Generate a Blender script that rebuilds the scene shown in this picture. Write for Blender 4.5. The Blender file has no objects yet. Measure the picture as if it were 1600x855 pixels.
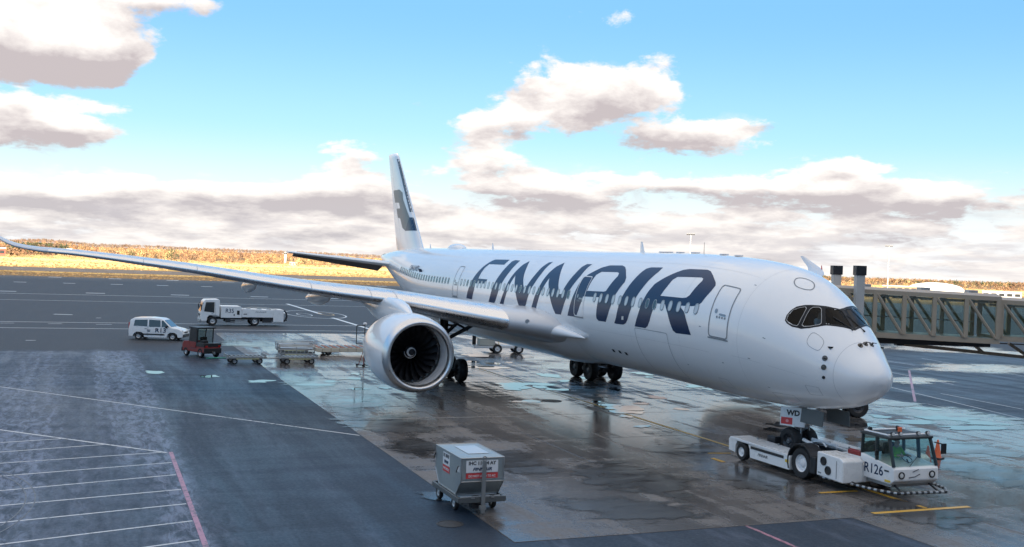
import bpy, bmesh, math, random
from mathutils import Vector, Matrix
from mathutils.geometry import tessellate_polygon
random.seed(7)
R = math.radians
S = bpy.context.scene
COL = S.collection

# ------------------------------------------------------------------ camera, sky, sun, exposure
CAM = Vector((-27.377, 25.305, 7.207)); FPX = 1593.95
def _basis(yaw, pit, rol):
    d = Vector((math.cos(pit)*math.cos(yaw), math.cos(pit)*math.sin(yaw), math.sin(pit)))
    r = d.cross(Vector((0, 0, 1))).normalized(); u = r.cross(d)
    return r*math.cos(rol)+u*math.sin(rol), -r*math.sin(rol)+u*math.cos(rol), d
CR, CU, CD = _basis(R(-22.231), R(-0.4554), R(2.1377))
cam = bpy.data.cameras.new('camera'); cam.sensor_width = 36; cam.lens = FPX/1600*36
cam.clip_start = 0.05; cam.clip_end = 20000
camo = bpy.data.objects.new('camera', cam); COL.objects.link(camo)
m = Matrix((CR, CU, -CD)).transposed().to_4x4(); m.translation = CAM
camo.matrix_world = m; S.camera = camo
def pray(x, y): return (CR*((x-800)/FPX)+CU*(-(y-427.5)/FPX)+CD).normalized()
def G(x, y, z=0.0):            # point of the level plane z that the photograph shows at pixel x, y
    v = pray(x, y); return CAM+v*((z-CAM.z)/v.z)
def AZEL(x, y):
    v = pray(x, y); return math.atan2(v.y, v.x), math.asin(v.z)

SUN_AZ, SUN_EL = R(180-13), R(5.5)      # low sun behind the terminal, behind and left of the camera
EXPOSURE = 2.55
CLOUD, SKYB = 1.86, 1.68        # radiance of sunlit cloud and of clear sky, before the background strength of 0.1
S.view_settings.view_transform = 'Standard'; S.view_settings.look = 'None'
S.view_settings.exposure = EXPOSURE; S.view_settings.gamma = 1; S.view_settings.use_curve_mapping = False
S.render.engine = 'CYCLES'

class NT:
    def __init__(s, t): s.t = t
    def n(s, typ, **kw):
        o = s.t.nodes.new(typ)
        for k, v in kw.items():
            if k.startswith('i_'):
                key = k[2:].replace('_', ' ')
                s.put(o.inputs[int(key) if key.isdigit() else key], v)
            else: setattr(o, k, v)
        return o
    def put(s, sock, v):
        if isinstance(v, bpy.types.NodeSocket): s.t.links.new(v, sock)
        elif isinstance(v, bpy.types.Node): s.t.links.new(v.outputs[0], sock)
        elif isinstance(v, (tuple, list)) and len(v) == 3 and sock.type == 'RGBA': sock.default_value = (*v, 1)
        else: sock.default_value = v
    def m(s, op, a, b=None, c=None, clamp=False):
        o = s.t.nodes.new('ShaderNodeMath'); o.operation = op; o.use_clamp = clamp
        for i, v in enumerate((a, b, c)):
            if v is not None: s.put(o.inputs[i], v)
        return o.outputs[0]
    def vm(s, op, a, b=None):
        o = s.t.nodes.new('ShaderNodeVectorMath'); o.operation = op
        s.put(o.inputs[0], a)
        if b is not None: s.put(o.inputs[1], b)
        return o.outputs[0]
    def noise(s, vec, scale, detail=5, rough=.5, dist=0):
        o = s.n('ShaderNodeTexNoise', i_Vector=vec, i_Scale=scale, i_Detail=detail, i_Roughness=rough, i_Distortion=dist)
        return o.outputs[0]
    def ramp(s, fac, lo, hi, a=0., b=1.):
        o = s.n('ShaderNodeMapRange', interpolation_type='SMOOTHSTEP')
        s.put(o.inputs[0], fac)
        for i, v in enumerate((lo, hi, a, b)): s.put(o.inputs[i+1], v)
        return o.outputs[0]
    def mix(s, f, a, b, blend='MIX'):
        o = s.t.nodes.new('ShaderNodeMix'); o.data_type = 'RGBA'; o.blend_type = blend
        s.put(o.inputs[0], f); s.put(o.inputs[6], a); s.put(o.inputs[7], b)
        return o.outputs[2]

def build_world():
    w = bpy.data.worlds.new('World'); S.world = w; w.use_nodes = True
    t = w.node_tree; t.nodes.clear(); N = NT(t)
    sky = N.n('ShaderNodeTexSky', sky_type='NISHITA', sun_disc=False, sun_elevation=SUN_EL,
              sun_rotation=R(90)-SUN_AZ, altitude=60, air_density=1.15, dust_density=0.25, ozone_density=2.2)
    d = N.n('ShaderNodeTexCoord').outputs['Generated']
    sp = N.n('ShaderNodeSeparateXYZ', i_Vector=d)
    x, y, z = sp.outputs
    el = N.m('MAXIMUM', N.m('ARCSINE', z), -.025)
    az0 = R(-22.2)
    ax = N.m('ADD', N.m('MULTIPLY', x, math.cos(az0)), N.m('MULTIPLY', y, math.sin(az0)))
    ay = N.m('SUBTRACT', N.m('MULTIPLY', y, math.cos(az0)), N.m('MULTIPLY', x, math.sin(az0)))
    az = N.m('ARCTAN2', ay, ax)
    hl = N.m('MAXIMUM', N.m('SQRT', N.m('ADD', N.m('MULTIPLY', x, x), N.m('MULTIPLY', y, y))), 1e-3)
    hx, hy = N.m('DIVIDE', x, hl), N.m('DIVIDE', y, hl)
    lv = N.m('MULTIPLY', N.m('LOGARITHM', N.m('ADD', el, .095), math.e), .55)
    def coords(dv, rot=0.):
        return N.n('ShaderNodeCombineXYZ', i_0=hx, i_1=hy, i_2=N.m('ADD', lv, dv)).outputs[0]
    def fld(dv, da=0.):
        c = coords(dv)
        if da: c = N.vm('ADD', c, (-math.sin(az0)*da, math.cos(az0)*da, 0))
        w = N.n('ShaderNodeTexNoise', i_Vector=c, i_Scale=24., i_Detail=2.0).outputs[1]
        cc = N.vm('ADD', c, N.n('ShaderNodeVectorMath', operation='SCALE', i_0=w, i_Scale=.06).outputs[0])
        v1 = N.n('ShaderNodeTexVoronoi', feature='F1', i_Vector=cc, i_Scale=11.).outputs['Distance']
        return N.m('SUBTRACT', N.m('MULTIPLY_ADD', N.noise(c, 5.2, 2, .5, .1), .40, .20), N.m('MULTIPLY', v1, .21)), c, cc
    (b0, c0, cc0), (b1, _c, _d) = fld(0.), fld(.05, .008)
    v2 = N.n('ShaderNodeTexVoronoi', feature='F1', i_Vector=cc0, i_Scale=27.).outputs['Distance']
    fine = N.m('ADD', N.m('MULTIPLY_ADD', N.noise(c0, 24., 8, .66, .15), .50, -.07), N.m('MULTIPLY_ADD', v2, -.13, .13))
    n0 = N.m('ADD', b0, fine); n1 = N.m('ADD', b1, fine)
    lump = N.noise(coords(.03), 26., 6, .62)
    # places where the cumulus banks stand (photo pixel, widths, strength)
    bias = None; dbias = None
    blobs = [(50, 65, 150, 62, .36), (140, 90, 80, 40, .16), (150, 50, 80, 40, .08), (50, 195, 110, 34, .32), (150, 212, 50, 14, .1), (900, 150, 110, 36, .30), (1000, 130, 80, 36, .2), (1040, 92, 40, 16, .16), (745, 205, 66, 36, .24),
             (1060, 215, 90, 24, .30), (1130, 200, 60, 20, .12), (1200, 190, 60, 12, .14), (280, 5, 90, 20, .22), (545, 255, 70, 46, .28), (480, 300, 90, 24, .16), (300, 300, 260, 22, .15), (80, 310, 120, 14, .12), (770, 255, 50, 18, .16), (1310, 262, 56, 18, .2), (1480, 300, 190, 30, .22),
             (1230, 300, 160, 22, .16), (860, 300, 130, 30, .2), (1050, 290, 60, 14, .12), (650, 158, 36, 11, .17), (1255, 115, 70, 12, .08),
             (430, 150, 190, 90, -.25), (1350, 110, 230, 120, -.2), (600, 80, 140, 90, -.2), (1190, 60, 120, 60, -.2), (330, 230, 130, 30, -.12), (130, 146, 120, 9, -.2), (860, 235, 60, 16, -.1)]
    for (px, py, sx, sy, amp) in blobs:
        a, e = AZEL(px, py); a -= az0
        ga = N.m('DIVIDE', N.m('SUBTRACT', az, a), sx/FPX); ge = N.m('DIVIDE', N.m('SUBTRACT', el, e), sy/FPX)
        q = N.m('EXPONENT', N.m('MULTIPLY', N.m('ADD', N.m('MULTIPLY', ga, ga), N.m('MULTIPLY', ge, ge)), -.8))
        q = N.m('MULTIPLY', q, amp*1.15); bias = q if bias is None else N.m('ADD', bias, q)
        dq = N.m('MULTIPLY', N.m('MULTIPLY', q, ge), -1.6*24/sy); dbias = dq if dbias is None else N.m('ADD', dbias, dq)
    band = N.ramp(el, .035, .085, .20, -.05)
    high = N.ramp(el, .42, .8, 0., .23)
    bias = N.m('ADD', N.m('ADD', bias, band), high)
    s0, s1 = N.m('ADD', n0, bias), N.m('ADD', n1, bias)
    cover = N.ramp(s0, .57, .69)
    above = N.ramp(s1, .56, .86)
    # cloud tops bright, undersides in their own shade
    rise = N.m('ADD', N.m('ADD', N.m('SUBTRACT', b1, b0), dbias), N.m('MULTIPLY', N.m('SUBTRACT', lump, .5), .55))
    shade = N.m('SUBTRACT', N.m('SUBTRACT', .86, N.m('MULTIPLY', rise, 4.0)), N.m('MULTIPLY', above, N.ramp(el, .03, .12, .14, .30)), clamp=True)
    shade = N.m('MAXIMUM', shade, N.ramp(el, .3, .5, 0., .95))
    low = N.ramp(el, .0, .12, 1., 0.)
    lit = N.mix(low, (1.03, .97, .925), (1.02, .96, .91))
    drk = N.mix(low, (.57, .51, .52), (.57, .54, .56))
    ccol = N.mix(shade, drk, lit)
    ccol = N.n('ShaderNodeVectorMath', operation='SCALE', i_0=ccol, i_Scale=CLOUD).outputs[0]
    wn = N.noise(coords(.3), 13, 6, .6, .4)
    wisps = N.m('MULTIPLY', N.ramp(N.m('ADD', wn, N.m('MULTIPLY', bias, .8)), .55, .8), .4)
    grad = N.mix(N.ramp(el, .06, .25), (SKYB*.42, SKYB*.79, SKYB*1.03), (SKYB*.165, SKYB*.49, SKYB*1.0))
    grad = N.mix(N.ramp(el, .25, .7), grad, (SKYB*.42, SKYB*.64, SKYB*1.02))
    skyc = N.mix(.85, sky.outputs[0], grad)
    haze = N.ramp(el, .02, .13, .95, .0)
    skyc = N.mix(haze, skyc, (CLOUD*.98, CLOUD*.98, CLOUD*.985))
    # far low banks: thin grey streaks in the bright band over the horizon
    sv = N.n('ShaderNodeCombineXYZ', i_0=hx, i_1=hy, i_2=N.m('MULTIPLY', el, 7.5)).outputs[0]
    st = N.noise(sv, 9., 7, .6, .3)
    streak = N.m('MULTIPLY', N.ramp(st, .47, .64), N.ramp(el, .002, .012, .0, .62))
    streak = N.m('MULTIPLY', streak, N.ramp(el, .03, .055, 1., 0.))
    col = N.mix(N.m('MAXIMUM', cover, wisps), skyc, ccol)
    col = N.mix(streak, col, (CLOUD*.60, CLOUD*.57, CLOUD*.60))
    gnd = N.mix(N.ramp(z, -.02, -.001), (.5, .45, .38), col)
    bg = N.n('ShaderNodeBackground', i_Color=gnd, i_Strength=.1)
    out = N.n('ShaderNodeOutputWorld'); t.links.new(bg.outputs[0], out.inputs[0])
    w.cycles.sampling_method = 'MANUAL'; w.cycles.sample_map_resolution = 512
build_world()
sun = bpy.data.lights.new('sun', 'SUN'); sun.energy = 3.4; sun.angle = R(.53); sun.color = (1, .85, .66)
suno = bpy.data.objects.new('sun', sun); COL.objects.link(suno)
sd = Vector((math.cos(SUN_EL)*math.cos(SUN_AZ), math.cos(SUN_EL)*math.sin(SUN_AZ), math.sin(SUN_EL)))
suno.rotation_euler = sd.to_track_quat('Z', 'Y').to_euler(); suno.location = sd*300

# ------------------------------------------------------------------ materials
MATS = {}
def mat(name, col=(.5,.5,.5), rough=.5, metal=0., var=0., vscale=3., bump=0., bscale=40., coat=0., spec=.5, dirt=0., dirtcol=(.12,.11,.1), emis=None):
    if name in MATS: return MATS[name]
    mt = bpy.data.materials.new(name); mt.use_nodes = True; t = mt.node_tree; N = NT(t)
    b = t.nodes['Principled BSDF']
    b.inputs['Roughness'].default_value = rough; b.inputs['Metallic'].default_value = metal
    b.inputs['Coat Weight'].default_value = coat; b.inputs['Coat Roughness'].default_value = .06
    b.inputs['Specular IOR Level'].default_value = spec
    b.inputs['Base Color'].default_value = (*col, 1)
    if var or dirt or bump:
        p = N.n('ShaderNodeTexCoord').outputs['Object']
    if var or dirt:
        c = col
        if var:
            n = N.noise(p, vscale, 6, .6)
            c = N.mix(n, tuple(v*(1-var) for v in col), tuple(min(1, v*(1+var)) for v in col))
            N.put(b.inputs['Roughness'], N.ramp(n, .3, .7, max(0, rough-.08), min(1, rough+.1)))
        if dirt:
            n2 = N.noise(p, vscale*2.3, 8, .7, .6)
            c = N.mix(N.m('MULTIPLY', N.ramp(n2, .5, .8), dirt), c, dirtcol)
        N.put(b.inputs['Base Color'], c)
    if bump:
        bp = N.n('ShaderNodeBump', i_Strength=bump, i_Distance=.02, i_Height=N.noise(p, bscale, 4, .6))
        N.put(b.inputs['Normal'], bp.outputs[0])
    MATS[name] = mt; return mt
def glass(name, tint, refl_rough=.02, ior=1.5):
    mt = bpy.data.materials.new(name); mt.use_nodes = True; t = mt.node_tree; t.nodes.clear(); N = NT(t)
    tr = N.n('ShaderNodeBsdfTransparent', i_Color=tint); gl = N.n('ShaderNodeBsdfGlossy', i_Roughness=refl_rough)
    bf = N.n('ShaderNodeNewGeometry').outputs['Backfacing']
    fr = N.n('ShaderNodeFresnel', i_IOR=N.m('ADD', ior, N.m('MULTIPLY', bf, 1/ior-ior)))
    mx = N.n('ShaderNodeMixShader', i_0=fr, i_1=tr, i_2=gl)
    t.links.new(mx.outputs[0], N.n('ShaderNodeOutputMaterial').inputs[0]); MATS[name] = mt; return mt

def aircraft_paint():
    mt = bpy.data.materials.new('white_aircraft_paint'); mt.use_nodes = True; t = mt.node_tree; N = NT(t); b = t.nodes['Principled BSDF']
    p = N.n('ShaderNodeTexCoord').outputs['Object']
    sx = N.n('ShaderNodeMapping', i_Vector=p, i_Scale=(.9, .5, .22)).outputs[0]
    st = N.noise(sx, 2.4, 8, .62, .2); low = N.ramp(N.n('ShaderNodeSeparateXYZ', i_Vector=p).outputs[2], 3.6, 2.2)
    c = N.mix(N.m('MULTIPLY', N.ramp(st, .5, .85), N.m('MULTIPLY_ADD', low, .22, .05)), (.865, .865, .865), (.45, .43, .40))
    N.put(b.inputs['Base Color'], c); b.inputs['Roughness'].default_value = .27
    b.inputs['Coat Weight'].default_value = .6; b.inputs['Coat Roughness'].default_value = .05
    MATS['paint'] = mt
aircraft_paint()
M_PAINT = MATS['paint']
M_NAVY = mat('navy_livery', (.006, .027, .08), .28, spec=.3)
M_GREYBL = mat('grey_blue_livery', (.10, .125, .145), .35)
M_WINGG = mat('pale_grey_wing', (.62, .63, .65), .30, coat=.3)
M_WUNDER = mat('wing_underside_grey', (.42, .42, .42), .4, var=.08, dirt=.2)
M_METAL = mat('bare_metal', (.80, .79, .78), .30, 1.0, var=.04, vscale=2.5)
M_LIP = mat('inlet_metal', (.72, .72, .72), .34, 1.0, var=.04)
M_DMET = mat('dark_metal', (.06, .06, .065), .4, .6, var=.2)
M_STEEL = mat('galvanised_steel', (.42, .43, .43), .42, .75, var=.15, vscale=4, dirt=.35)
M_RUB = mat('tyre_rubber', (.022, .022, .023), .75, var=.25, vscale=6, bump=.2)
M_RIM = mat('wheel_rim', (.5, .5, .5), .4, .5, dirt=.3)
M_BLACK = mat('black_plastic', (.018, .018, .02), .45, var=.2)
M_BLADE = mat('fan_blade_titanium', (.012, .012, .014), .42, .3, spec=.3)
M_WHITE = mat('white_vehicle_paint', (.84, .84, .83), .3, coat=.4, var=.03, dirt=.2, vscale=1.5)
M_WPLAIN = mat('white_lettering', (.8, .8, .8), .4)
M_RED = mat('red_paint', (.24, .02, .018), .38, var=.12, dirt=.3)
M_REDL = mat('red_label', (.62, .06, .06), .45)
M_ORANGE = mat('orange_plastic', (.85, .16, .05), .45, var=.1, dirt=.2)
M_YEL = mat('yellow_paint', (.75, .52, .05), .5, var=.15)
M_GREEN = mat('green_hose', (.02, .35, .22), .45)
M_ALU = mat('aluminium_sheet', (.40, .44, .44), .38, .55, var=.12, vscale=2.2, dirt=.25, bump=.12, bscale=5)
M_SHADE = mat('cabin_window_shade', (.55, .57, .58), .25, coat=.6)
M_RING = mat('window_rim', (.30, .32, .34), .35, .5)
M_SEAL = mat('panel_seal', (.23, .25, .27), .5)
M_PROBE = mat('probe_metal', (.12, .11, .10), .4, .8)
M_SKIN = mat('skin', (.55, .36, .27), .55)
M_VESTG = mat('green_hivis', (.25, .62, .07), .7)
M_VESTY = mat('yellow_hivis', (.62, .62, .05), .7)
M_SHIRT = mat('white_shirt', (.72, .74, .78), .8)
M_DARKCL = mat('dark_cloth', (.03, .035, .05), .85)
M_HAIR = mat('brown_hair', (.05, .03, .02), .7)
M_LIGHT = mat('clear_lamp', (.75, .75, .72), .12, coat=.8)
M_REDLAMP = mat('red_lamp', (.5, .02, .02), .2, coat=.6)
M_BRONZE = mat('bridge_frame_paint', (.42, .335, .245), .45, var=.08, dirt=.2)
M_INTER = mat('dark_interior', (.014, .017, .020), .8)
M_COCKGL = glass('cockpit_glass', (.30, .40, .45), ior=1.28)
M_CABGL = glass('cab_glass', (.80, .86, .84), ior=1.35)
M_WSGL = glass('windshield_glass', (.12, .19, .21), ior=1.25)
M_BRGL = glass('green_tint_glass', (.90, .945, .915))

# ------------------------------------------------------------------ object helpers
def tag(o, label=None, cat=None, group=None, kind=None):
    if label: o['label'] = label
    if cat: o['category'] = cat
    if group: o['group'] = group
    if kind: o['kind'] = kind
    return o
def empty(name, loc=(0,0,0), rz=0., label=None, cat=None, group=None):
    o = bpy.data.objects.new(name, None); COL.objects.link(o); o.location = loc; o.rotation_euler = (0, 0, rz)
    o.empty_display_size = .3
    return tag(o, label, cat, group)
def link(name, me, mats, parent=None, smooth=None, bevel=0.):
    o = bpy.data.objects.new(name, me); COL.objects.link(o)
    if mats is not None:
        for k in (mats if isinstance(mats, (list, tuple)) else [mats]): me.materials.append(k)
    if parent is not None: o.parent = parent
    if smooth is not None: shade(me, smooth)
    if bevel:
        b = o.modifiers.new('bevel', 'BEVEL'); b.width = bevel; b.segments = 2; b.limit_method = 'ANGLE'; b.angle_limit = R(40); b.harden_normals = False
    return o
def shade(me, ang=40):
    me.polygons.foreach_set('use_smooth', [True]*len(me.polygons))
    if ang < 180: me.set_sharp_from_angle(angle=R(ang))
class MB:
    """collects shapes, then links them as one mesh object"""
    def __init__(s): s.v = []; s.f = []; s.mi = []; s.cur = 0; s.M = Matrix()
    def add(s, vs, fs):
        o = len(s.v); s.v += [tuple(s.M @ Vector(p)) for p in vs]; s.f += [tuple(i+o for i in f) for f in fs]; s.mi += [s.cur]*len(fs); return s
    def box(s, c, d, rz=0., ry=0., rx=0.):
        h = Vector(d)/2; q = Matrix.Rotation(rz, 3, 'Z') @ Matrix.Rotation(ry, 3, 'Y') @ Matrix.Rotation(rx, 3, 'X')
        vs = [Vector(c)+q @ Vector((a*h.x, b*h.y, e*h.z)) for a in (-1,1) for b in (-1,1) for e in (-1,1)]
        return s.add(vs, [(0,1,3,2),(4,6,7,5),(0,4,5,1),(2,3,7,6),(0,2,6,4),(1,5,7,3)])
    def b2(s, a, b):
        return s.box([(p+q)/2 for p, q in zip(a, b)], [abs(q-p) for p, q in zip(a, b)])
    def prism(s, pts, lo, hi, axis='y'):      # pts 2-D outline (counter-clockwise or not), extruded along axis
        f = {'y': lambda p, t: (p[0], t, p[1]), 'x': lambda p, t: (t, p[0], p[1]), 'z': lambda p, t: (p[0], p[1], t)}[axis]
        n = len(pts); vs = [f(p, lo) for p in pts]+[f(p, hi) for p in pts]
        tri = tessellate_polygon([[Vector((p[0], p[1], 0)) for p in pts]])
        fs = [tuple(t) for t in tri]+[tuple(i+n for i in reversed(t)) for t in tri]
        fs += [(i, (i+1) % n, (i+1) % n+n, i+n) for i in range(n)]
        return s.add(vs, fs)
    def cyl(s, p0, p1, r0, r1=None, n=14, cap=True):
        r1 = r0 if r1 is None else r1; p0 = Vector(p0); p1 = Vector(p1); d = (p1-p0).normalized()
        a = d.orthogonal().normalized(); b = d.cross(a)
        vs = []
        for p, r in ((p0, r0), (p1, r1)):
            vs += [p+(a*math.cos(2*math.pi*i/n)+b*math.sin(2*math.pi*i/n))*r for i in range(n)]
        fs = [(i, (i+1) % n, (i+1) % n+n, i+n) for i in range(n)]
        if cap: fs += [tuple(range(n-1, -1, -1)), tuple(range(n, 2*n))]
        return s.add(vs, fs)
    def tube(s, pts, r, n=8):
        for a, b in zip(pts[:-1], pts[1:]): s.cyl(a, b, r, n=n)
        return s
    def lathe(s, prof, o=(0,0,0), ax=(0,1,0), n=28, closed=False):    # prof: (along axis, radius)
        o = Vector(o); d = Vector(ax).normalized(); a = d.orthogonal().normalized(); b = d.cross(a); vs = []; fs = []; k = len(prof)
        for i in range(n):
            t = 2*math.pi*i/n; e = a*math.cos(t)+b*math.sin(t)
            vs += [o+d*u+e*r for u, r in prof]
        for i in range(n):
            j = (i+1) % n
            for q in range(k if closed else k-1):
                q2 = (q+1) % k
                fs.append((i*k+q, j*k+q, j*k+q2, i*k+q2))
        return s.add(vs, fs)
    def loft(s, secs, cap=True, close=True):
        n = len(secs[0]); vs = [p for q in secs for p in q]; fs = []
        for i in range(len(secs)-1):
            for j in range(n if close else n-1):
                k = (j+1) % n; fs.append((i*n+j, i*n+k, (i+1)*n+k, (i+1)*n+j))
        if cap and close: fs += [tuple(range(n-1, -1, -1)), tuple(range((len(secs)-1)*n, len(secs)*n))]
        return s.add(vs, fs)
    def mesh(s, name, recalc=True):
        me = bpy.data.meshes.new(name); me.from_pydata(s.v, [], s.f)
        if any(s.mi): me.polygons.foreach_set('material_index', s.mi)
        if recalc:
            bm = bmesh.new(); bm.from_mesh(me); bmesh.ops.recalc_face_normals(bm, faces=bm.faces); bm.to_mesh(me); bm.free()
        me.update(); return me
    def build(s, name, mats, parent=None, smooth=35, bevel=0.):
        return link(name, s.mesh(name), mats, parent, smooth, bevel)
def copy_tree(o, parent=None, pick=lambda c: True):
    c = o.copy(); COL.objects.link(c); c.parent = parent
    for ch in list(o.children):
        if pick(ch): copy_tree(ch, c)
    return c
_txt = {}
def text_mesh(body, size=1., bold=0., shear=0., align='CENTER', space=1.):
    cu = bpy.data.curves.new('txt', 'FONT'); cu.body = body; cu.size = size; cu.align_x = align; cu.align_y = 'CENTER'
    cu.offset = bold; cu.shear = shear; cu.resolution_u = 3; cu.space_character = space; cu.extrude = .0015
    o = bpy.data.objects.new('txt', cu); COL.objects.link(o); bpy.context.view_layer.update()
    me = bpy.data.meshes.new_from_object(o.evaluated_get(bpy.context.evaluated_depsgraph_get()))
    bpy.data.objects.remove(o); bpy.data.curves.remove(cu); return me
def lettering(body, pos, nrm, up, size, mt, parent, width=None, name='lettering', **kw):
    me = text_mesh(body, size, **kw); o = link(name, me, None, parent); me.materials.clear(); me.materials.append(mt)
    z = Vector(nrm).normalized(); y = Vector(up); y = (y-z*y.dot(z)).normalized(); x = y.cross(z)
    q = Matrix((x, y, z)).transposed().to_4x4()
    if width:
        xs = [v.co.x for v in me.vertices]; q = q @ Matrix.Diagonal((width/(max(xs)-min(xs)), 1, 1, 1))
    q.translation = Vector(pos); o.matrix_local = q
    return o
def inpoly(x, y, P):
    c = False; j = len(P)-1
    for i in range(len(P)):
        if (P[i][1] > y) != (P[j][1] > y) and x < (P[j][0]-P[i][0])*(y-P[i][1])/(P[j][1]-P[i][1])+P[i][0]: c = not c
        j = i
    return c
def sheet2d(polys, fmap, step=(.5, .1)):
    """fills a 2-D outline with holes, cuts it fine and maps it on a curved surface"""
    pl = [[Vector((p[0], p[1], 0)) for p in q] for q in polys]; flat = [p for q in pl for p in q]
    bm = bmesh.new(); eds = []
    for q in pl:
        vs = [bm.verts.new(p) for p in q]; eds += [bm.edges.new((vs[i], vs[(i+1) % len(vs)])) for i in range(len(vs))]
    bmesh.ops.triangle_fill(bm, use_beauty=True, use_dissolve=False, edges=eds, normal=(0, 0, 1))
    for ax in (0, 1):
        lo = min(p[ax] for p in flat); hi = max(p[ax] for p in flat); n = int((hi-lo)/step[ax])
        for i in range(1, n+1):
            co = [0, 0, 0]; co[ax] = lo+i*(hi-lo)/(n+1); no = [0, 0, 0]; no[ax] = 1
            bmesh.ops.bisect_plane(bm, geom=bm.verts[:]+bm.edges[:]+bm.faces[:], dist=1e-6, plane_co=co, plane_no=no)
    for v in bm.verts: v.co = fmap(v.co.x, v.co.y)
    bmesh.ops.recalc_face_normals(bm, faces=bm.faces)
    return bm
def rrect(x0, x1, y0, y1, rx, ry, n=4):
    out = []
    for cx, cy, a0 in ((x1-rx, y1-ry, 0), (x0+rx, y1-ry, 90), (x0+rx, y0+ry, 180), (x1-rx, y0+ry, 270)):
        for i in range(n+1):
            t = R(a0+90*i/n); out.append((cx+rx*math.cos(t), cy+ry*math.sin(t)))
    return out

# ------------------------------------------------------------------ ground materials
def ground_mat(name, dry, wet, dampness, kind):
    mt = bpy.data.materials.new(name); mt.use_nodes = True; t = mt.node_tree; N = NT(t); b = t.nodes['Principled BSDF']
    p = N.n('ShaderNodeNewGeometry').outputs['Position']
    fine = N.noise(p, 9., 6, .7); mid = N.noise(p, .55, 6, .65, .4)
    sx = N.n('ShaderNodeMapping', i_Vector=p, i_Scale=(.045, .42, 1)).outputs[0]
    sy = N.n('ShaderNodeMapping', i_Vector=p, i_Scale=(.5, .07, 1), i_Rotation=(0, 0, R(12))).outputs[0]
    s1 = N.noise(sx, 1.3, 8, .66, .5); s2 = N.noise(sy, 1.4, 8, .7, .8)
    k = N.m('ADD', N.m('MULTIPLY', s1, .55), N.m('ADD', N.m('MULTIPLY', s2, .3), N.m('MULTIPLY', mid, .15)))
    damp = N.ramp(k, dampness+(.10 if kind == 'concrete' else .16), dampness-(.08 if kind == 'concrete' else .14))
    c = N.mix(damp, dry, wet)
    c = N.mix(N.ramp(fine, .35, .75, 0, .35), c, tuple(v*.45 for v in wet))
    big = N.noise(p, .06, 4, .6, .5)
    c = N.mix(N.ramp(big, .42, .62, 0, .45), c, tuple(v*.6 for v in dry))
    if kind == 'asphalt':
        yy = N.n('ShaderNodeSeparateXYZ', i_Vector=p).outputs[1]
        lane = N.n('ShaderNodeMapping', i_Vector=p, i_Scale=(.012, .34, 1)).outputs[0]
        ln = N.noise(lane, 1., 4, .6, .25); pt = N.noise(N.n('ShaderNodeMapping', i_Vector=p, i_Scale=(.4, 1.3, 1), i_Rotation=(0, 0, R(8))).outputs[0], 2.4, 9, .74, .6)
        xx = N.n('ShaderNodeSeparateXYZ', i_Vector=p).outputs[0]; near = N.ramp(N.m('ADD', xx, N.m('MULTIPLY', mid, 6.)), 56., 52.5)
        old = N.ramp(N.m('ADD', yy, N.m('MULTIPLY', mid, .5)), 22.35, 22.75)
        chalk = N.m('MULTIPLY', N.ramp(ln, .46, .64), N.ramp(pt, .40, .64))
        amt = N.m('ADD', N.m('MULTIPLY', chalk, N.m('MULTIPLY_ADD', old, .6, .4)), N.m('MULTIPLY', old, N.ramp(pt, .3, .7, .02, .38)), clamp=True)
        c = N.mix(N.m('MULTIPLY', amt, near), c, (.15, .18, .25))  # streak colour carries the blue of the skylit shade too
        far = N.m('SUBTRACT', 1., near); c = N.mix(N.m('MULTIPLY', far, .75), c, (.034, .036, .041)); damp = N.m('MULTIPLY', damp, N.m('MULTIPLY_ADD', near, .75, .25))
    if kind == 'concrete':
        rnd = N.n('ShaderNodeObjectInfo').outputs['Random']
        c = N.mix(N.m('MULTIPLY', rnd, .25), c, tuple(v*.62 for v in dry))
        spot = N.noise(p, 1.7, 7, .7, 1.2)
        c = N.mix(N.ramp(spot, .62, .75, 0, .35), c, (.025, .024, .024))
    N.put(b.inputs['Base Color'], c)
    rg = N.ramp(damp, 0, 1, .62, .13 if kind == 'concrete' else .40)
    rg = N.m('ADD', rg, N.ramp(fine, .3, .7, -.06, .08))
    N.put(b.inputs['Roughness'], rg)
    b.inputs['IOR'].default_value = 1.42
    h = N.m('ADD', N.m('MULTIPLY', N.noise(p, 14., 4, .7), .5), N.m('MULTIPLY', N.noise(p, 2.2, 5, .6), .6))
    bs = N.m('MULTIPLY_ADD', damp, -.20, .28)
    N.put(b.inputs['Normal'], N.n('ShaderNodeBump', i_Strength=bs, i_Distance=.02, i_Height=h).outputs[0])
    MATS[name] = mt; return mt
M_ASPH = ground_mat('wet_asphalt', (.016, .036, .064), (.007, .018, .036), .50, 'asphalt')  # blue of the skylit shade mixed into both base colours; asphalt itself is neutral
M_CONC = ground_mat('damp_concrete', (.21, .195, .185), (.078, .073, .072), .53, 'concrete')
M_JOINT = mat('joint_sealant', (.03, .029, .028), .6, var=.2)
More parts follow.
